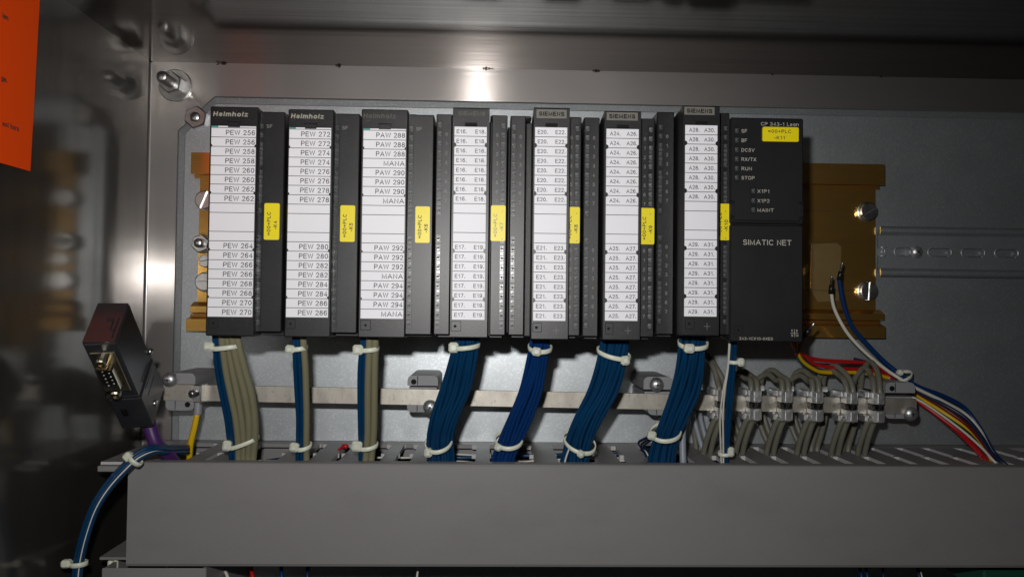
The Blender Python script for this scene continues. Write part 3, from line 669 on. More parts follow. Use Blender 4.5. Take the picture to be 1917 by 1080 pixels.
# ------------------------------------------------------------------ cable trunking
ZD = -139.6
duct = thing('cable_trunking', 'long grey slotted cable trunking with plain lid under the modules', 'cable duct', (P(240, 960, -84).x, 0, -200))
dl = P(188, 858, -76).x; DX = 560.0
lx = P(238, 960, -84).x
b = MB(); b.prism([(-84, -196.6), (-84, ZD + .2), (-83.2, ZD + 1.2), (-81.8, ZD + 1.6), (-76.5, ZD + 1.6), (-76.5, ZD + .3), (-82.4, ZD + .2), (-82.4, -196.9), (-76, -196.9), (-76, -198.2), (-83.2, -198.2)], lx, DX, 'x')
b.build('lid', M['pvc'], duct)
MB().box(dl + 1, DX, -1.8, -.2, -197, ZD).build('base', M['pvc'], duct)
MB().box(dl + 1, DX, -76, -1.9, -197, -195.5).build('floor_panel', M['pvc'], duct)
MB().box(dl + 1, DX, -11.5, -.2, ZD - 2.8, ZD, .3).build('rear_ledge', M['pvc'], duct)
MB().box(P(185, 872, -80).x, lx + 30, -82, -76.8, ZD - 4.6, ZD - 1.2, .5).build('lid_rail', M['pvc'], duct)
fronts = [(188, 303), (331, 374), (377, 430), (502, 554), (564, 614), (621, 677), (700, 735), (757, 796), (881, 917), (996, 1048), (1117, 1167), (1176, 1228),
          (1300, 1349), (1360, 1410), (1418, 1471), (1479, 1532), (1540, 1593), (1602, 1655), (1664, 1716), (1724, 1775), (1784, 1832), (1841, 1900), (1909, 1960), (1970, 2020)]
for k, (u0, u1) in enumerate(fronts):
    xa, xb = P(u0, 863, -76).x, P(u1, 863, -76).x
    if k == 0: xb = P(345, 838, -30).x - 4
    n = 2.6; xa += 2.6
    poly = [(xa - n, -75.5), (xb + n * .4, -75.5), (xb + n * .4, -72.5), (xb, -72), (xb, -46), (xb + .7, -45.5), (xb + .7, -42.5), (xb, -42), (xb, -12.5), (xb + .9, -11.6), (xa - n - .6, -11.6), (xa - n - .6, -13.5), (xa, -14.2), (xa, -42), (xa - n, -42.5), (xa - n, -45.5), (xa, -46), (xa, -72), (xa - n, -72.5)]
    if k == 0: poly = [(xa - n, -75.5), (xb, -75.5), (xb, -11.6), (xa - n, -11.6)]
    MB().prism(poly, ZD - 2.8, ZD - .02, 'z', rim=1).build('finger', [M['pvc'], M['pvc_cut']], duct)
# crossing trunking below, seen only by its top edge
xa, xb = P(190, 1057, -84).x, P(386, 1057, -84).x
d2 = thing('cable_trunking', 'end of a second grey trunking just below the lid at the lower left', 'cable duct', (xa, 0, -300))
MB().box(xa, xb, -84, -82.4, -300, -199.4, .6).build('lid', M['pvc'], d2)
MB().box(xa + 1, xa + 2.6, -82, -1, -300, -199.6).build('side_wall', M['pvc'], d2); MB().box(xb - 2.6, xb - 1, -82, -1, -300, -199.6).build('side_wall', M['pvc'], d2)
for u, v, r in ((207, 1050, 1.7), (217, 1046, 1.6)):
    p = P(u, v, -70); b = MB(); b.lathe((p.x, -70, -215), (0, 0, 1), [(r, 0), (r, p.z + 215), (r * .6, p.z + 216)], 10)
    tag(b.build('cable_end', M['tie']), 'short pale cable end sticking up behind the lower left trunking, %s one' % ('left' if u < 210 else 'right'), 'cable', 'pale cable ends at the lower left')

# ------------------------------------------------------------------ wires and bundles
def Yb(v): return -113 + max(0, v - 625) / 235 * 41
BUNDLE_V = (612, 640, 690, 735, 780, 820, 862, 905)
def lerp_tab(tab, v):
    for (v0, *a), (v1, *b_) in zip(tab, tab[1:]):
        if v <= v1 or (v1, *b_) == tab[-1]:
            f = (v - v0) / (v1 - v0); return [p + (q_ - p) * f for p, q_ in zip(a, b_)]
def strand(tab, f, dy, r, name, mt, parent, n=10, wob=.55, vend=905, stripe=None):
    pts = []; ph = random.random() * 6; r *= random.uniform(.95, 1.05)
    for i, v in enumerate(BUNDLE_V):
        if v > vend: break
        L_, R_ = lerp_tab(tab, v)[:2]
        p = P(L_ + (R_ - L_) * f, v, Yb(min(v, 868)) + dy)
        if 0 < i: p += Vector((math.sin(ph + i * 1.3) * wob, math.cos(ph * 2 + i) * wob, 0))
        pts.append(p)
    return MB().tube(smooth_path(pts, 5), r, n, stripe).build(name, mt, parent)
def blue_bundle(label, tab, n, mt, r=1.2):
    p = P(sum(tab[-1][1:3]) / 2, tab[-1][0], Yb(tab[-1][0]))
    t = thing('wire_bundle', label, 'wire bundle', p, 'wire bundles hanging from the modules')
    for i in range(n):
        f = (i + .5) / n; strand(tab, f, -4.2 * math.sqrt(max(0, 1 - (2 * f - 1) ** 2)) + 1.2, r, 'wire', mt, t)
    for i in range(n - 1):
        f = (i + 1) / n; strand(tab, f, -1.8 * math.sqrt(max(0, 1 - (2 * f - 1) ** 2)) + 2.4, r, 'wire', mt, t, n=6)
    for i in range(n - 3):
        f = (i + 2) / n; strand(tab, f, 4.4, r, 'wire', mt, t, n=6)
    return t
def mixed_bundle(label, tab_b, tab_g, ng):
    p = P(tab_g[-1][1], tab_g[-1][0], Yb(tab_g[-1][0]))
    t = thing('cable_bundle', label, 'cable bundle', p, 'wire bundles hanging from the modules')
    for i, (f, dy) in enumerate(((.25, -.6), (.75, -.8), (.3, 1.9), (.75, 1.7))): strand(tab_b, f, dy, 1.3, 'blue_wire', M['blue'], t, wob=.12)
    for i in range(ng):
        f = (i + .5) / ng; strand(tab_g, f, -1.6 + (i % 2) * .8, 1.95, 'grey_cable', M['olive'], t, n=12, wob=.15)
    return t
mixed_bundle('bundle of two blue wires and four thick grey cables hanging from the first module', [(612, 397, 410), (632, 398, 411), (704, 403.5, 419), (780, 419, 434), (862, 430, 443), (905, 433, 446)],
             [(612, 410, 450), (632, 411, 450), (660, 411.5, 452), (704, 419, 470), (745, 426, 480), (780, 434, 483), (825, 440.5, 482), (862, 442, 478), (905, 444, 478)], 4)
mixed_bundle('thin bundle of blue wires and one grey cable hanging from the second module', [(612, 546.5, 560), (632, 547.6, 560.5), (704, 550, 566), (780, 554, 570), (862, 553, 569), (905, 553, 569)],
             [(612, 560.5, 573), (632, 561, 573.5), (704, 566, 578), (780, 569, 580), (862, 567, 580), (905, 566, 579)], 1)
mixed_bundle('bundle of blue wires and two grey cables hanging from the third module', [(612, 676, 687), (632, 676, 687), (704, 669.5, 684), (780, 670, 684), (862, 673, 683), (905, 674, 684)],
             [(612, 686, 708), (632, 686, 708), (704, 683, 708), (780, 683, 706), (825, 682, 704), (862, 678, 701), (905, 677, 700)], 2)
blue_bundle('thick bundle of dark blue wires slanting down left from the fourth module', [(612, 851, 896), (632, 850, 896), (660, 843, 894), (730, 822, 883), (807, 800, 848), (862, 801, 850), (905, 801, 852)], 8, M['blue'])
blue_bundle('bundle of brighter blue wires slanting down left from the fifth module', [(612, 996, 1031), (640, 994.6, 1029.6), (670, 989, 1028), (730, 971, 1016), (807, 939, 985.5), (862, 922, 964), (905, 920, 966)], 7, M['blue2'])
blue_bundle('thick bundle of dark blue wires curving down left from the sixth module', [(612, 1123, 1179), (640, 1123, 1179), (670, 1121, 1176), (730, 1103, 1157), (807, 1061, 1115), (862, 1050, 1105), (905, 1050, 1106)], 8, M['blue'], 1.25)
blue_bundle('thick bundle of dark blue wires curving down left from the seventh module', [(612, 1274, 1323), (640, 1273, 1322), (670, 1271, 1321), (728, 1254, 1311), (812, 1226, 1275), (867, 1213, 1266), (905, 1212, 1268)], 8, M['blue'], 1.2)
# the thin run from the network module
t = thing('wire_bundle', 'thin run of blue and white wires hanging from the flat-fronted module at the right end', 'wire bundle', P(1358, 866, -70), 'wire bundles hanging from the modules')
tb = [(612, 1366, 1380), (648, 1365, 1380), (728, 1360, 1374), (812, 1355, 1367), (867, 1352, 1363), (905, 1352, 1363)]
for f, dy in ((.3, 0), (.75, -.3), (.5, 2.2)): strand(tb, f, dy, 1.25, 'blue_wire', M['blue'], t, wob=.1)
tw = [(612, 1365, 1366), (648, 1365, 1366), (700, 1361, 1362), (740, 1352, 1356), (790, 1347.5, 1353), (830, 1349, 1354), (867, 1350, 1354), (905, 1350, 1354)]
for f in (0, 1): strand(tw, f, -1.6, .55, 'white_wire', M['white_wire'], t, wob=.1, n=6)
# stray pieces next to the bundles
def wire(pts, r, name, mt, label, grp=None, k=8, n=10, stripe=None, cat='wire'):
    o = MB().tube(smooth_path([P(*q) for q in pts], k), r, n, stripe).build(name, mt)
    return tag(o, label, cat, grp)
wire([(1092, 800, -84), (1072, 830, -76), (1055, 856, -72), (1046, 900, -66)], 1.6, 'wire', M['blue'], 'loose blue wire leaving the bundle of the sixth module at its foot', 'loose wires at the duct')
wire([(1066, 838, -80), (1058, 862, -76), (1052, 900, -70)], .6, 'wire', M['white_wire'], 'short white wire end beside the foot of the sixth module\'s blue bundle', 'loose wires at the duct', n=6)
wire([(1290, 760, -60), (1279, 800, -66), (1278, 835, -68), (1279, 868, -70), (1280, 905, -70)], 2.1, 'cable', M['pale_cable'], 'pale grey cable dropping straight into the duct right of the seventh module\'s bundle', 'pale grey cables', cat='cable')
wire([(1300, 700, -30), (1309, 770, -24), (1322, 825, -26), (1330, 850, -30), (1335, 880, -30)], 1.7, 'cable', M['pale_cable'], 'thin pale grey cable behind the bar, left one of two near the seventh bundle', 'pale grey cables', cat='cable')
wire([(1292, 720, -28), (1299, 780, -26), (1312, 830, -32), (1320, 850, -34), (1324, 880, -34)], 1.7, 'cable', M['pale_cable'], 'thin pale grey cable behind the bar, right beside the seventh bundle', 'pale grey cables', cat='cable')
for k, (dx, mt) in enumerate(((0, 'navy'), (4, 'white_wire'), (8, 'navy'), (11, 'white_wire'), (14, 'navy'))):
    wire([(1235 + dx, 800, -78), (1212 + dx, 818, -70), (1196 + dx * .6, 828 + dx * .5, -58), (1206 + dx, 846, -52), (1222 + dx, 880, -52)], .85 if mt == 'navy' else .45, 'wire', M[mt],
         'thin %s wire looping out left of the seventh bundle foot, number %s from outside' % ('white' if mt == 'white_wire' else 'dark', ('one', 'two', 'three', 'four', 'five')[k]), 'loop of thin wires by the seventh bundle', n=6)

def tie(label, uL, uR, vL, vR, Y, head, sag=1.0, b_=6.2, wd=3.1, rot=0.0, oy=0.0):
    a, c = P(uL, vL, Y), P(uR, vR, Y); ctr = (a + c) / 2; ax = (c.x - a.x) / 2
    t = thing('cable_tie', label, 'cable tie', ctr, 'white cable ties')
    pts = []
    for k in range(32):
        th = 2 * math.pi * k / 32; cs, sn = math.cos(th), math.sin(th)
        pts.append((ctr.x + ax * cs, ctr.y - b_ * sn + oy, ctr.z + (c.z - a.z) / 2 * cs - sag * sn))
    MB().band(pts, wd * .92, .65, ctr).build('strap', M['tie'], t)
    u0, v0, u1, v1 = head; yh = Y - b_ * .75 - 1.6 if uL + 6 < (u0 + u1) / 2 < uR - 6 else Y - 2.6
    h0, h1 = P(u0, v0, yh), P(u1, v1, yh); hc = (h0 + h1) / 2; sx, sz = (h1.x - h0.x), (h0.z - h1.z)
    Mx = Matrix.Translation(hc) @ Matrix.Rotation(rot, 4, 'Y')
    k = 1 / (abs(math.cos(rot)) + abs(math.sin(rot)) * .9)
    b2 = MB().obox(Mx, (sx * k, 4.6, sz * k), 1.0); b2.obox(Mx @ Matrix.Translation((0, -2.2, 0)), (sx * k * .55, .8, sz * k * .6), .3)
    b2.build('head', M['tie'], t)
    MB().obox(Mx @ Matrix.Translation((sx * .05, 1.0, -sz * .1)), (1.8, 6.5, 1.4), .2).build('tail', M['tie'], t)
ord_ = ('first', 'second', 'third', 'fourth', 'fifth', 'sixth', 'seventh')
TOP = [(398, 449, 652, 646, (382, 640, 401, 656.5)), (547, 574, 653, 650, (534, 645, 553, 662)), (676, 708, 655, 652, (661, 645, 680, 664)), (846, 897, 650, 645, (840, 640.5, 858.5, 660)),
       (990, 1032, 650, 651, (994.6, 649, 1014, 667)), (1119, 1179, 655, 668, (1161, 665, 1179, 684)), (1271, 1324, 643, 643, (1280, 643, 1300, 661))]
BOT = [(432, 483, 838, 818, (417, 823, 434, 844)), (556, 582, 838, 833, (542, 827, 561, 846)), (672, 706, 837, 832, (658, 824, 679, 845)), (797, 846, 832, 824, (794.5, 838, 809, 855)),
       (928, 978, 824, 822, (924, 828, 941, 845)), (1056, 1114, 820, 835, (1078, 840, 1096, 858)), (1219, 1274, 812, 806, (1211, 805, 1229, 824))]
for k, (a, c, va, vc, hd) in enumerate(TOP):
    tie('white cable tie round the top of the %s wire bundle from the left' % ord_[k], a, c, va, vc, Yb((va + vc) / 2) - .6, hd, sag=(.6, .5, .5, 1.0, 2.2, 2.4, 2.6)[k], b_=(4.2, 3.8, 4.0, 6, 6, 6, 6)[k], rot=(0, .1, 0, 0, .15, -.12, .05)[k])
for k, (a, c, va, vc, hd) in enumerate(BOT):
    tie('white cable tie round the foot of the %s wire bundle from the left' % ord_[k], a, c, va, vc, Yb((va + vc) / 2) - .6, hd, sag=(.8, 1.2, 1.2, 4.6, 4.2, 5.2, 4.2)[k], b_=(4.4, 3.8, 4.2, 6, 6, 6, 6)[k], rot=(.1, .15, .1, 0, .4, .6, .2)[k])
tie('white cable tie high on the thin blue and white run right of the seventh bundle', 1364, 1381, 677, 677, Yb(677), (1380, 670, 1393, 685.5), sag=.3, b_=3.2, wd=2.6)
tie('white cable tie low on the thin blue and white run right of the seventh bundle', 1346, 1368, 849, 847, Yb(848), (1362, 836, 1373.5, 854), sag=.6, b_=3.2, wd=2.6)

# ------------------------------------------------------------------ shield bar, holders, clamps
bl, br = P(306, 734, -46), P(1716, 761, -46)
slope = (br.z - bl.z) / (br.x - bl.x)
bar = MB(); h = 5.0
vs = [(x, y, bl.z + slope * (x - bl.x) + d) for x in (bl.x, br.x) for y in (-46, -43) for d in (-h, h)]
bar.add(vs, [[0, 1, 3, 2], [4, 6, 7, 5], [0, 4, 5, 1], [2, 3, 7, 6], [0, 2, 6, 4], [1, 5, 7, 3]])
tag(bar.build('shield_bar', M['bar']), 'long tarnished flat metal bar running across behind the wire bundles', 'busbar')
def zbar(x): return bl.z + slope * (x - bl.x)

def holder(label, uu, ul, hole, legs=True):
    """grey plastic foot that carries the bar: an upper and a lower jaw on a base"""
    p = P((uu[0] + uu[1]) / 2, uu[2], -44); cz = zbar(p.x)
    t = thing('bar_holder', label, 'bar holder', (p.x, 0, cz), 'grey holders of the shield bar')
    def jaw(nm, u0, u1, v0, v1, up, Yf):
        a, c = P(u0, v0, Yf), P(u1, v1, Yf); r = 3.2; x0_, x1_, zt_, zb2 = a.x, c.x, a.z, c.z
        s = 1 if up else -1; zo, zi = (zt_, zb2) if up else (zb2, zt_)
        pts = [(x0_, zi), (x1_, zi)]
        for k in range(5):
            th = math.radians(90 * k / 4); pts.append((x1_ - r + r * math.cos(th), zo - s * r + s * r * math.sin(th)))
        for k in range(5):
            th = math.radians(90 + 90 * k / 4); pts.append((x0_ + r + r * math.cos(th), zo - s * r + s * r * math.sin(th)))
        MB().prism(pts, Yf, -.3, 'y').build(nm, M['pvc2'], t)
        f = MB(); w_ = x1_ - x0_
        f.box(x0_ + w_ * .32, x0_ + w_ * .345, Yf - .06, Yf + .5, min(zi, zo) + .4, max(zi, zo) - .4); f.build('rib_line', M['hole'], t)
        return x0_, x1_, (zt_ + zb2) / 2
    q_ = jaw('upper_jaw', *uu, True, -44.5); jaw('lower_jaw', *ul, False, -44.5)
    MB().box(q_[0] + 1, q_[1] - 1, -42.5, -.4, cz - 6, cz + 6).build('back_block', M['pvc2'], t)
    if hole:
        p = P(hole[0], hole[1], -44.5); MB().lathe((p.x, -44.45, p.z), (0, -1, 0), [(1.75, 0), (1.75, .12)], 16, False).build('screw_hole', M['hole'], t)
    return t
holder('grey plastic holder under the left end of the bar', (310, 365.5, 698, 719), (310, 364, 748, 768), (351, 757))
holder('grey plastic holder of the bar just left of the fourth wire bundle', (763, 820, 702.5, 722), (762, 819, 751.5, 771.5), (774.5, 714.5))
holder('grey plastic holder of the bar just left of the seventh wire bundle', (1205, 1260, 705, 729), (1213, 1262, 758, 777), None)
holder('grey plastic holder under the right end of the bar', (1658, 1713, 715.5, 735.5), (1657, 1712, 764, 783.5), (1670, 727))
dome = dict(r=4.7, dome=True, grp='dome screws', h=3.6)
slot_screw(317.5, 710.5, -46.5, 'domed screw at the left end of the bar, above it', ang=1.6, **dome)
slot_screw(805.5, 761.5, -46.5, 'domed screw under the bar just left of the fourth wire bundle', ang=2.6, **dome)
slot_screw(1229, 720, -46.5, 'domed screw above the bar just left of the seventh wire bundle', ang=1.57, **dome)
slot_screw(1704, 774, -46.5, 'domed screw under the right end of the bar', ang=.1, **dome)

# earth clamp at the left end
cx0, cx1 = P(362, 735, -49).x, P(378, 735, -49).x; cz = zbar((cx0 + cx1) / 2)
t = thing('earth_clamp', 'small square metal earth clamp on the bar near its left end', 'clamp', ((cx0 + cx1) / 2, -43, cz))
MB().box(cx0, cx1, -49.5, -46.1, cz - 5.6, cz + 5.4, .5).build('clamp_body', M['zinc'], t)
MB().box(cx1 - .2, cx1 + 1.1, -53, -42, cz - 5.8, cz + 5.9, .3).build('clamp_side', M['zinc'], t)
p = P(367, 736, -50); MB().lathe((p.x, -49.4, p.z), (-.6, -1, 0), [(2.3, 0), (2.3, 4.2), (1.9, 4.7)], 18).build('clamp_screw', M['zinc'], t)
t = thing('earth_wire', 'short yellow and green wire dropping from the clamp at the left end of the bar', 'wire', P(371, 764, -46))
MB().tube(smooth_path([P(371, 748, -45), P(371, 764, -46), P(369.5, 777, -47)], 5), 2.55, 14).build('sleeve', M['pvc2'], t)
MB().tube(smooth_path([P(369.5, 774, -47), P(365, 797, -47), P(359, 822, -46), P(356, 842, -44), P(354, 880, -40)], 6), 2.05, 16, stripe=(8, 9, 10, 11, 12)).build('insulation', [M['pe_yellow'], M['pe_green']], t)

# shield clamps with their cable pairs
def shield_clamp(k, uc, wpx, loopdx, peak, mt):
    o7 = ('first', 'second', 'third', 'fourth', 'fifth', 'sixth')[k]
    p = P(uc, 748, -50); cz = zbar(p.x); hw = wpx / 2 / 2.93
    t = thing('shield_clamp', '%s cast metal shield clamp from the left on the bar' % o7, 'clamp', (p.x, -43, cz), 'shield clamps on the right half of the bar')
    for nm, s in (('upper_shell', 1), ('lower_shell', -1)):
        b = MB(); zi, zo = cz + s * 2.2, cz + s * 9.3
        pr = [(p.x - hw, -47), (p.x - hw, -54.5), (p.x - hw * .55, -56.5), (p.x + hw * .45, -56.5), (p.x + hw, -53.5), (p.x + hw, -47)]
        b.prism(pr, min(zi, zo), max(zi, zo), 'z')
        b.prism([(p.x - hw * .5, -56.9), (p.x - hw * .5, -56.2), (p.x + hw * .4, -56.2), (p.x + hw * .4, -56.9)], min(zi + s * .8, zo - s * .6), max(zi + s * .8, zo - s * .6), 'z')
        b.build(nm, M['alu'], t)
        b = MB(); b.box(p.x - hw - 3.4, p.x - hw - .3, -51, -40, min(cz + s * 5.1, cz + s * 10.2), max(cz + s * 5.1, cz + s * 10.2), .9)
        b.build('spring_leg', M['alu'], t)
    MB().box(p.x - hw - 10.5, p.x - hw - 5, -39, -37.5, cz + 7.6, cz + 11.4, .4).build('rear_tab', M['alu'], t)
    MB().box(p.x - hw + .1, p.x + hw - .1, -53.6, -46.1, cz - 2.4, cz + 2.4, .9).build('braid', M['braid'], t)
    pz = lambda dx, dz_, y: Vector((p.x + dx, y, cz + dz_))
    for j, sgn in enumerate((-1, 1)):
        dx = sgn * 1.95
        pts = [P(uc - 30 + sgn * 6, 880, -36), P(uc - 27 + sgn * 6.5, 846, -40), P(uc - 19 + sgn * 6.2, 815, -46), P(uc - 7 + sgn * 5.8, 785, -50), pz(dx, -9, -51), pz(dx, 0, -50.5), pz(dx, 9.5, -51)]
        j1, j2 = random.uniform(-3, 3), random.uniform(-4, 4)
        for du, v, y in [(a_ + (j1 if 5 > q_ > 0 else 0), v_ + (j2 if 4 > q_ > 0 else 0), y_) for q_, (a_, v_, y_) in enumerate(loopdx)]: pts.append(P(uc + du + sgn * (5.5 if v > peak + 12 else 3.5), v - sgn * (2.5 if v < peak + 14 else 0), y))
        o = MB().tube(smooth_path(pts, 6), 1.82, 12).build('cable', M[mt])
        tag(o, '%s grey cable of the pair through the %s shield clamp from the left' % (('left', 'right')[j], o7), 'cable', 'grey cables through the shield clamps')
    return t
arc = lambda w_, pk: [(-1, 712, -48), (-9, pk + 11, -42), (-26, pk, -34), (-43, pk + 12, -27), (-50, pk + 40, -22), (-46, 775, -18), (-34, 812, -22), (-20, 842, -26), (-14, 880, -26)]
for k, (uc, wp, pk) in enumerate(((1351, 22, 672), (1411, 23, 694), (1469, 23, 696), (1526, 23, 698), (1590, 23, 690), (1640, 23, 688))):
    lp = arc(0, pk)
    if k == 0: lp = [(-3, 712, -48), (-12, pk + 14, -44), (-24, pk - 2, -36), (-34, pk - 10, -30), (-46, pk + 10, -24), (-48, 770, -20), (-40, 860, -20)]
    if k == 4: lp = [(-4, 712, -48), (-15, pk + 10, -42), (-32, pk, -34), (-48, pk + 14, -27), (-54, pk + 40, -22), (-50, 775, -18), (-58, 812, -22), (-66, 842, -26), (-66, 880, -26)]
    if k == 5: lp = [(0, 712, -48), (-5, pk + 10, -42), (-16, pk - 4, -34), (-30, pk + 12, -27), (-37, pk + 40, -22), (-40, 775, -18), (-50, 812, -22), (-58, 842, -26), (-58, 880, -26)]
    shield_clamp(k, uc, wp, lp, pk, 'grey_cable')

# ------------------------------------------------------------------ coloured wires at the right
def ferrule_wire(label, tip, c0, c1, path, mt, r):
    t = thing('ferruled_wire', label, 'wire', P(*path[0]), 'loose ferruled wires')
    MB().tube(smooth_path([P(*q) for q in path], 8), r, 10).build('insulation', M[mt], t)
    MB().tube([P(*c1), P(*c0)], lambda f: 1.75 - .35 * f, 12).build('collar', M['groove'], t)
    pp = [P(*c0).lerp(P(*tip), k / 12) for k in range(13)]
    MB().tube(pp, lambda f: .85 + .12 * math.cos(f * 12 * math.pi), 8).build('ferrule_pin', M['zinc'], t)
ferrule_wire('loose blue wire with black ferrule, arching down right of the modules', (1577, 492, -34), (1573.5, 508, -32), (1571, 524, -31),
             [(1571, 521, -31), (1575, 550, -29), (1583, 582, -27), (1597, 614, -25), (1625, 646, -23), (1657, 678, -22), (1690, 704, -24), (1718, 723, -24), (1768, 742, -22), (1806, 764, -20), (1835, 802, -26), (1856, 840, -42), (1880, 870, -60), (1915, 905, -64)], 'blue2', 1.5)
ferrule_wire('loose white wire with black ferrule, arching down right of the modules', (1557, 517, -36), (1556.5, 533, -34), (1555.5, 550, -33),
             [(1556, 547, -33), (1562, 578, -30), (1582, 617, -28), (1605, 645, -27), (1633, 671, -26), (1665, 696, -25), (1694, 714, -27), (1716, 727, -27), (1768, 752, -25), (1806, 774, -23), (1834, 804, -29), (1854, 842, -45), (1878, 872, -62), (1910, 905, -66)], 'white_wire', 1.15)
R_ = 'coloured wires fanning down at the right'
wire([(1480, 620, -70), (1487, 648, -60), (1508, 667, -48), (1542, 674.5, -40), (1605, 678, -30), (1637, 682, -24), (1660, 697, -20), (1690, 727, -12), (1720, 752, -14), (1755, 777, -20), (1804, 815, -32), (1838, 850, -48), (1856, 872, -60), (1880, 905, -66)], 1.35, 'wire', M['red'], 'upper bright red wire running from the flat-fronted module over the cable loops', R_)
wire([(1484, 620, -68), (1494, 652, -58), (1513, 671, -48), (1530, 683, -42), (1575, 689.5, -34), (1625, 692, -24), (1655, 702, -18), (1690, 731, -10), (1724, 753, -12), (1760, 782, -18), (1800, 815, -30), (1833, 849, -46), (1850, 872, -58), (1874, 905, -64)], 1.25, 'wire', M['red'], 'lower bright red wire just under its twin above the cable loops', R_)
wire([(1488, 625, -66), (1496, 668, -54), (1522, 690.5, -44), (1546, 697, -38), (1600, 697, -28), (1650, 704, -20), (1680, 714, -14), (1718, 741, -16), (1768, 773, -22), (1816, 806, -34), (1844, 838, -48), (1862, 870, -60), (1890, 905, -66)], 1.4, 'wire', [M['pe_yellow'], M['pe_green']], 'yellow and green striped wire beneath the red wires', R_, n=14, stripe=(1, 2, 3, 4, 5, 6))
wire([(1660, 690, -20), (1690, 715, -14), (1720, 736, -18), (1770, 766, -24), (1812, 797, -34), (1842, 832, -48), (1864, 868, -61), (1895, 905, -66)], 1.2, 'wire', M['maroon'], 'dark red wire between the yellow-green and dark blue wires at the right', R_)
wire([(1650, 682, -22), (1690, 711, -18), (1720, 733, -22), (1770, 759, -28), (1810, 784, -36), (1838, 818, -46), (1858, 850, -56), (1886, 872, -64), (1920, 905, -66)], 1.3, 'wire', M['navy'], 'dark blue wire beside the lower part of the loose white wire', R_)
wire([(1690, 735, -12), (1722, 750, -16), (1756, 772, -26), (1802, 806, -40), (1838, 838, -52), (1860, 862, -62), (1884, 884, -66), (1905, 905, -66)], .8, 'wire', M['white_wire'], 'thin white wire between the red and yellow-green wires at the right', R_)
wire([(1600, 672, -30), (1640, 683, -22), (1668, 700, -20), (1700, 724, -14), (1722, 738, -18), (1775, 770, -22), (1815, 800, -32), (1846, 840, -46), (1866, 870, -58), (1900, 905, -64)], 1.1, 'wire', M['navy'], 'dark blue wire behind the bundle of coloured wires at the right', R_)
tie('translucent cable tie gathering the coloured wires above the right end of the bar', 1666, 1703, 713, 697, -22, (1678, 690, 1692, 704), sag=1.5, b_=6, wd=2.6, rot=.6, oy=-1)
t = thing('ferruled_wire', 'short dark wire end with ferrule at the lower right corner of the flat-fronted module', 'wire', P(1509, 623, -70), 'loose ferruled wires')
MB().tube([P(1501, 640, -66), P(1507, 628, -70), P(1514, 617, -74)], 1.6, 10).build('collar', M['groove'], t)
MB().tube([P(1514, 617, -74), P(1525, 604, -78)], .75, 8).build('ferrule_pin', M['zinc'], t)
MB().tube(smooth_path([P(1490, 665, -56), P(1497, 650, -60), P(1502, 638, -66)], 4), 1.2, 8).build('insulation', M['maroon'], t)

# ------------------------------------------------------------------ wires lying in the trunking, seen through the gaps
dw = [((330, 560), -147, -58, 'navy'), ((340, 900), -150, -45, 'blue'), ((400, 720), -146, -35, 'navy'), ((420, 640), -144, -50, 'white_wire'), ((600, 1300), -146, -56, 'blue'), ((640, 1250), -149, -40, 'navy'), ((700, 1200), -144.5, -30, 'white_wire'),
      ((780, 1350), -143.8, -20, 'blue'), ((800, 1250), -145, -62, 'blue'), ((820, 1180), -144, -47, 'white_wire'), ((850, 1500), -148, -28, 'blue'), ((900, 1300), -150, -68, 'navy'), ((480, 780), -148, -24, 'navy')]
for k, ((u0, u1), z, y, mt) in enumerate(dw):
    xa, xb = P(u0, 850, y).x, P(u1, 850, y).x; n = 7
    pts = [Vector((xa + (xb - xa) * i / n, y + random.uniform(-9, 9), z + random.uniform(-1.4, 1.4))) for i in range(n + 1)]
    o = MB().tube(smooth_path(pts, 5), .7 if mt == 'white_wire' else 1.3, 8).build('wire', M[mt])
    tag(o, 'thin %s wire lying inside the trunking, glimpsed through its gaps' % {'navy': 'dark', 'blue': 'blue', 'white_wire': 'white'}[mt], 'wire', '%s wires inside the trunking' % {'navy': 'dark', 'blue': 'blue', 'white_wire': 'white'}[mt])
p = P(647, 835, -36); t = thing('ferruled_wire', 'small red wire end shining through the trunking gap left of the third bundle', 'wire', p)
MB().lathe(p + Vector((-2.4, 0, 0)), (1, -.2, .05), [(.9, 0), (1.5, .6), (1.6, 2.8), (1.1, 4.2)], 12).build('collar', M['red'], t)
MB().tube(smooth_path([p + Vector((-1, 0, 0)), p + Vector((-8, 4, -5)), p + Vector((-20, 4, -12))], 5), .9, 8).build('insulation', M['red'], t)

# wires below the trunking
for u, du, mt, r, wd in ((416, 12, 'white_wire', 1.0, 'white'), (468, 6, 'red', 1.3, 'red'), (526, 2, 'blue2', 1.2, 'blue'), (577, -2, 'navy', 1.2, 'dark blue'), (784, -4, 'white_wire', .7, 'thin white'), (1608, 6, 'blue2', 1.0, 'blue striped'), (1619, 6, 'blue', 1.0, 'deep blue'), (1652, 2, 'navy', .9, 'very dark blue'), (1716, 6, 'navy', 1.2, 'dark'), (1719, 8, 'white_wire', .6, 'pale')):
    near = {416: 'left of the red one', 468: 'second from the left', 526: 'third from the left', 577: 'fourth from the left', 784: 'alone near the middle', 1608: 'at the right, leftmost there', 1619: 'beside a striped one', 1652: 'alone at the right', 1716: 'at the far right', 1719: 'beside a dark one'}[u]
    wire([(u, 1040, -46), (u + du * .3, 1062, -48), (u + du, 1085, -52), (u + du * 2, 1130, -52)], r, 'wire', M[mt], '%s wire at the bottom edge under the trunking, %s' % (wd, near), 'wires below the trunking', n=8)
p0, p1 = P(1842, 1068, -70), P(1960, 1110, -70)
tb_ = thing('terminal_block', 'dark green block at the bottom right corner under the trunking', 'terminal block', ((p0.x + p1.x) / 2, 0, p1.z))
MB().box(p0.x, p1.x, -70, -4, p1.z, p0.z, 1.2).build('body', M['darkgreen'], tb_)
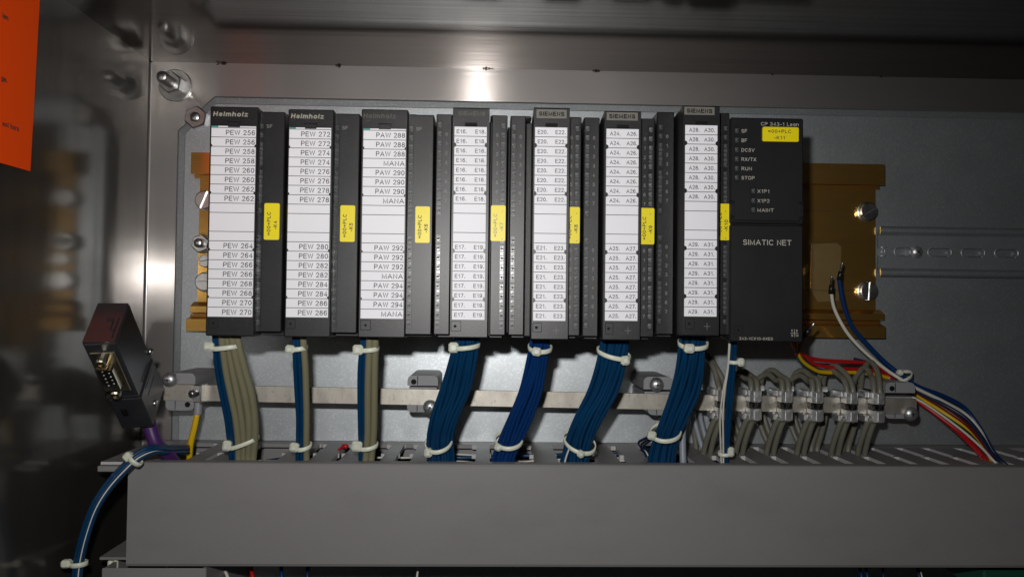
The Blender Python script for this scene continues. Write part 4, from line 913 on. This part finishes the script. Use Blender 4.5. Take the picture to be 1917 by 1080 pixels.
MB().box(p0.x + 3, p1.x - 2, -71, -68, p1.z + 1, p0.z - 3, .5).build('front_cover', M['darkgreen'], tb_)

# ------------------------------------------------------------------ plug with violet cable, left
O = Vector((-57.65, -141.69, -66.68)); RM = Matrix(((0.9945, -0.1021, 0.0246), (0.0904, 0.7129, -0.6954), (0.0534, 0.6938, 0.7182)))
W_, L_, D_ = 16.1, 71.5, 29.5
def C(a, d, l): return O + RM @ Vector((a, d, -l))                  # a across, d depth from the socket face, l down its length
TM = lambda a, d, l: Matrix.Translation(C(a, d, l)) @ RM.to_4x4()
plug = thing('bus_plug', 'dark nine-pin plug hanging tilted left of the first module, socket facing out', 'plug', C(W_ / 2, D_ / 2, L_))
MB().obox(TM(W_ / 2, D_ / 2, L_ * .31), (W_, D_, L_ * .62), .9).build('upper_housing', M['conn'], plug)
MB().obox(TM(W_ / 2, D_ / 2 + .6, L_ * .81), (W_ + 1.2, D_ + .6, L_ * .375), 1.0).build('lower_housing', M['conn'], plug)
b = MB(); b.add([C(a, d, l) for a, d, l in ((.4, .4, 0), (W_ - .4, .4, 0), (W_ - .4, D_ - .4, 0), (.4, D_ - .4, 0), (.4, .4, -1.25), (W_ - .4, .4, -.3), (W_ - .4, D_ - .4, -.3), (.4, D_ - .4, -1.25))],
      [[0, 1, 2, 3], [4, 5, 6, 7], [0, 1, 5, 4], [1, 2, 6, 5], [2, 3, 7, 6], [3, 0, 4, 7]]); b.build('top_cover', M['plug_top'], plug)
b = MB()
for a, d, sa, sd in ((W_ * .86, D_ * .35, .5, D_ * .5), (W_ * .72, D_ * .42, .5, D_ * .22), (W_ * .8, D_ * .8, 3.5, .6), (W_ * .78, D_ * .3, 3.0, .6), (W_ * .62, D_ * .55, 3.6, 1.2)):
    b.obox(TM(a, d, -.55 - .06 * (W_ - a)), (sa, sd, .7), .15)
b.build('top_ridge', M['conn'], plug)
shell = lambda k: [(-4.1 * k, -8.2 * k), (-3.3 * k, -9 * k), (3.6 * k, -8.3 * k), (4.3 * k, -7.4 * k), (4.3 * k, 7.4 * k), (3.6 * k, 8.3 * k), (-3.3 * k, 9 * k), (-4.1 * k, 8.2 * k)]
ca, cl = W_ * .5, L_ * .30
MB().obox(TM(ca, -.4, cl), (W_ * .78, 1.2, 31), .4).build('flange', M['brassy'], plug)
b = MB(); o_, i_ = shell(1.0), shell(.86); vs = [C(ca + x, d, cl + z) for pts, d in ((o_, -.8), (o_, -6.5), (i_, -6.5), (i_, -4.8)) for x, z in pts]
b.add(vs, [[8 * j + k, 8 * j + (k + 1) % 8, 8 * j + 8 + (k + 1) % 8, 8 * j + 8 + k] for j in range(3) for k in range(8)]); b.build('socket_shell', M['brassy'], plug)
b = MB(); b.add([C(ca + x, -5, cl + z) for x, z in shell(.87)], [list(range(8))]); b.build('socket_insert', M['hole'], plug)
PIN = MB().lathe((0, 0, 0), (0, -1, 0), [(.55, 0), (.55, .3), (.25, .5)], 10).mesh('socket_pin', M['zinc'], (0, 0, 0))
for row, n, xx in ((0, 5, -1.5), (1, 4, 1.5)):
    for k in range(n):
        o = inst(PIN, 'socket_pin', plug, C(ca + xx, -5, cl + (k - (n - 1) / 2) * 2.76)); o.rotation_euler = RM.to_euler()
for l in (cl - 12.6, cl + 12.6):
    p = C(ca, -.8, l); b = MB(); b.lathe(p, RM @ Vector((0, -1, 0)), [(2.9, 0), (2.9, 5.2), (2.4, 6), (1.2, 6.1), (1.1, 4)], 12, False); b.build('jack_screw', M['brassy'], plug)
MB().obox(TM(W_ * .5, -.6, L_ * .58), (W_ * 1.0, 1.4, .8), .2).build('front_ridge', M['conn'], plug)
MB().obox(TM(W_ * .33, -.15, L_ * .78), (3.2, .6, 6), .2).build('window', M['hole'], plug)
b = MB()
for l in (.58, .66, .74): b.obox(TM(W_ + .55, D_ * .55, L_ * l), (.5, D_ * .5, .6), .15)
b.build('side_ridge', M['conn'], plug)
for l, d in ((.9, .42), (.55, 1.02)):
    p = C(W_ + .6, D_ * d, L_ * l); MB().lathe(p, RM @ Vector((1, -.2, 0)), [(2.0, -.4), (2.0, .7), (1.5, 1.1)], 14).build('housing_screw', M['zinc'], plug)
e = C(W_ * .55, D_ * .5, L_)
vp = smooth_path([e + (C(0, 0, 0) - C(0, 0, 6)), e, P(290, 826, -82), P(312, 848, -74), P(328, 870, -66), P(345, 905, -60)], 8)
tag(MB().tube(vp, 3.9, 20).build('violet_cable', M['violet']), 'thick violet cable running from the hanging plug into the trunking', 'cable')

# ------------------------------------------------------------------ blue run leaving the trunking at the left
t = thing('wire_bundle', 'curved run of blue wires with one white stripe falling left of the trunking lid', 'wire bundle', P(246, 858, -96))
ctrl = [(352, 842, -48), (318, 843, -74), (288, 842, -90), (262, 852, -96), (240, 870, -99), (204, 909, -102), (178, 950, -104), (160, 1000, -104), (148, 1050, -104), (143, 1100, -104), (141, 1140, -104)]
for dx, dy, r, mt in ((-6.2, .5, 1.3, 'blue'), (-1.8, -1.2, 1.35, 'blue'), (2.2, -1.4, .6, 'white_wire'), (4.6, -.6, 1.3, 'blue'), (0, 1.8, 1.3, 'blue'), (7.2, .8, .75, 'navy')):
    pts = []
    for i, (u, v, y) in enumerate(ctrl):
        j0, j1 = ctrl[max(i - 1, 0)], ctrl[min(i + 1, len(ctrl) - 1)]; tx, ty = j1[0] - j0[0], j1[1] - j0[1]; q_ = math.hypot(tx, ty)
        pts.append(P(u + ty / q_ * dx, v - tx / q_ * dx, y + dy))
    MB().tube(smooth_path(pts, 6), r, 10).build('white_wire' if mt == 'white_wire' else 'wire', M[mt], t)
def ring_tie(label, i0, c, head, tilt):
    p = P(*c); t = thing('cable_tie', label, 'cable tie', p, 'white cable ties'); d = Vector((math.cos(tilt), 0, math.sin(tilt))); n = Vector((-d.z, 0, d.x))
    vs = []; N_ = 24
    for k in range(N_):
        th = 2 * math.pi * k / N_; o = d * (math.cos(th) * 3.9) + Vector((0, -1, 0)) * (math.sin(th) * 3.6)
        for s_, ww in ((1, -1.4), (1.22, -1.2), (1.22, 1.2), (1, 1.4)): vs.append(p + o * s_ + n * ww)
    MB().add(vs, [[k * 4 + j, k * 4 + (j + 1) % 4, ((k + 1) % N_) * 4 + (j + 1) % 4, ((k + 1) % N_) * 4 + j] for k in range(N_) for j in range(4)], True).build('strap', M['tie'], t)
    h0, h1 = P(head[0], head[1], c[2] - 1.5), P(head[2], head[3], c[2] - 1.5)
    Mx = Matrix.Translation((h0 + h1) / 2) @ Matrix.Rotation(-tilt, 4, 'Y'); MB().obox(Mx, (abs(h1.x - h0.x) * .92, 4.6, abs(h0.z - h1.z) * .9), 1.0).build('head', M['tie'], t)
ring_tie('white cable tie on the blue run where it crosses the trunking corner at the left', 0, (253, 860, -97), (231, 846, 250, 864), -.75)
ring_tie('white cable tie low on the blue run at the bottom left', 0, (147.5, 1054, -104), (115, 1046, 134, 1062), .05)

# ------------------------------------------------------------------ orange sheet on the side wall
SN = Vector((math.cos(math.radians(2)), -math.sin(math.radians(2)), 0)); SO = Vector((XL + 3, -124, 60))     # the notice hangs just off the wall at its far edge
def PX(u, v, X=0):
    d = ROT @ Vector(((u - 958.5) / F_PX, 1.0, (540 - v) / F_PX)); return CAM + d * ((SO - CAM).dot(SN) / d.dot(SN))
XO = 0
sheet = thing('paper_notice', 'bright orange paper notice on the left wall at the top left corner', 'notice', PX(57, 320, XO))
c0, c1 = PX(57, 321, XO), PX(75, 0, XO); upv = (c1 - c0).normalized(); inn = (PX(0, 305, XO) - c0).normalized()
b = MB(); n = 16; vs = []
tl = PX(78, -60, XO)
for i in range(n + 1):
    for j in range(n + 1):
        q_ = c0 + (tl - c0) * (i / n) + inn * (130 * j / n); q_ += SN * (.5 * math.sin(i * .4) ** 2 * min(1, j / 6))
        if q_.x < XL + .6: q_.x = XL + .6                     # the far half lies flat on the wall
        vs.append(q_)
b.add(vs, [[i * (n + 1) + j, i * (n + 1) + j + 1, (i + 1) * (n + 1) + j + 1, (i + 1) * (n + 1) + j] for i in range(n) for j in range(n)], True)
b.build('sheet', M['orange'], sheet)
ink = MB()
for s, u, v in (('ien', 13, 38), ('ge.', 11.5, 154), ('est hors', 33, 245)):
    q_ = PX(u, v, XO); text(ink, s, q_ + SN * .6 + Vector((0, 0, -.5)), 2.7, {'ien': 4.2, 'ge.': 4.4, 'est hors': 12.4}[s], 'r', right=-inn, up=upv, weight=.18)
ink.build('printing', M['ink'], sheet)
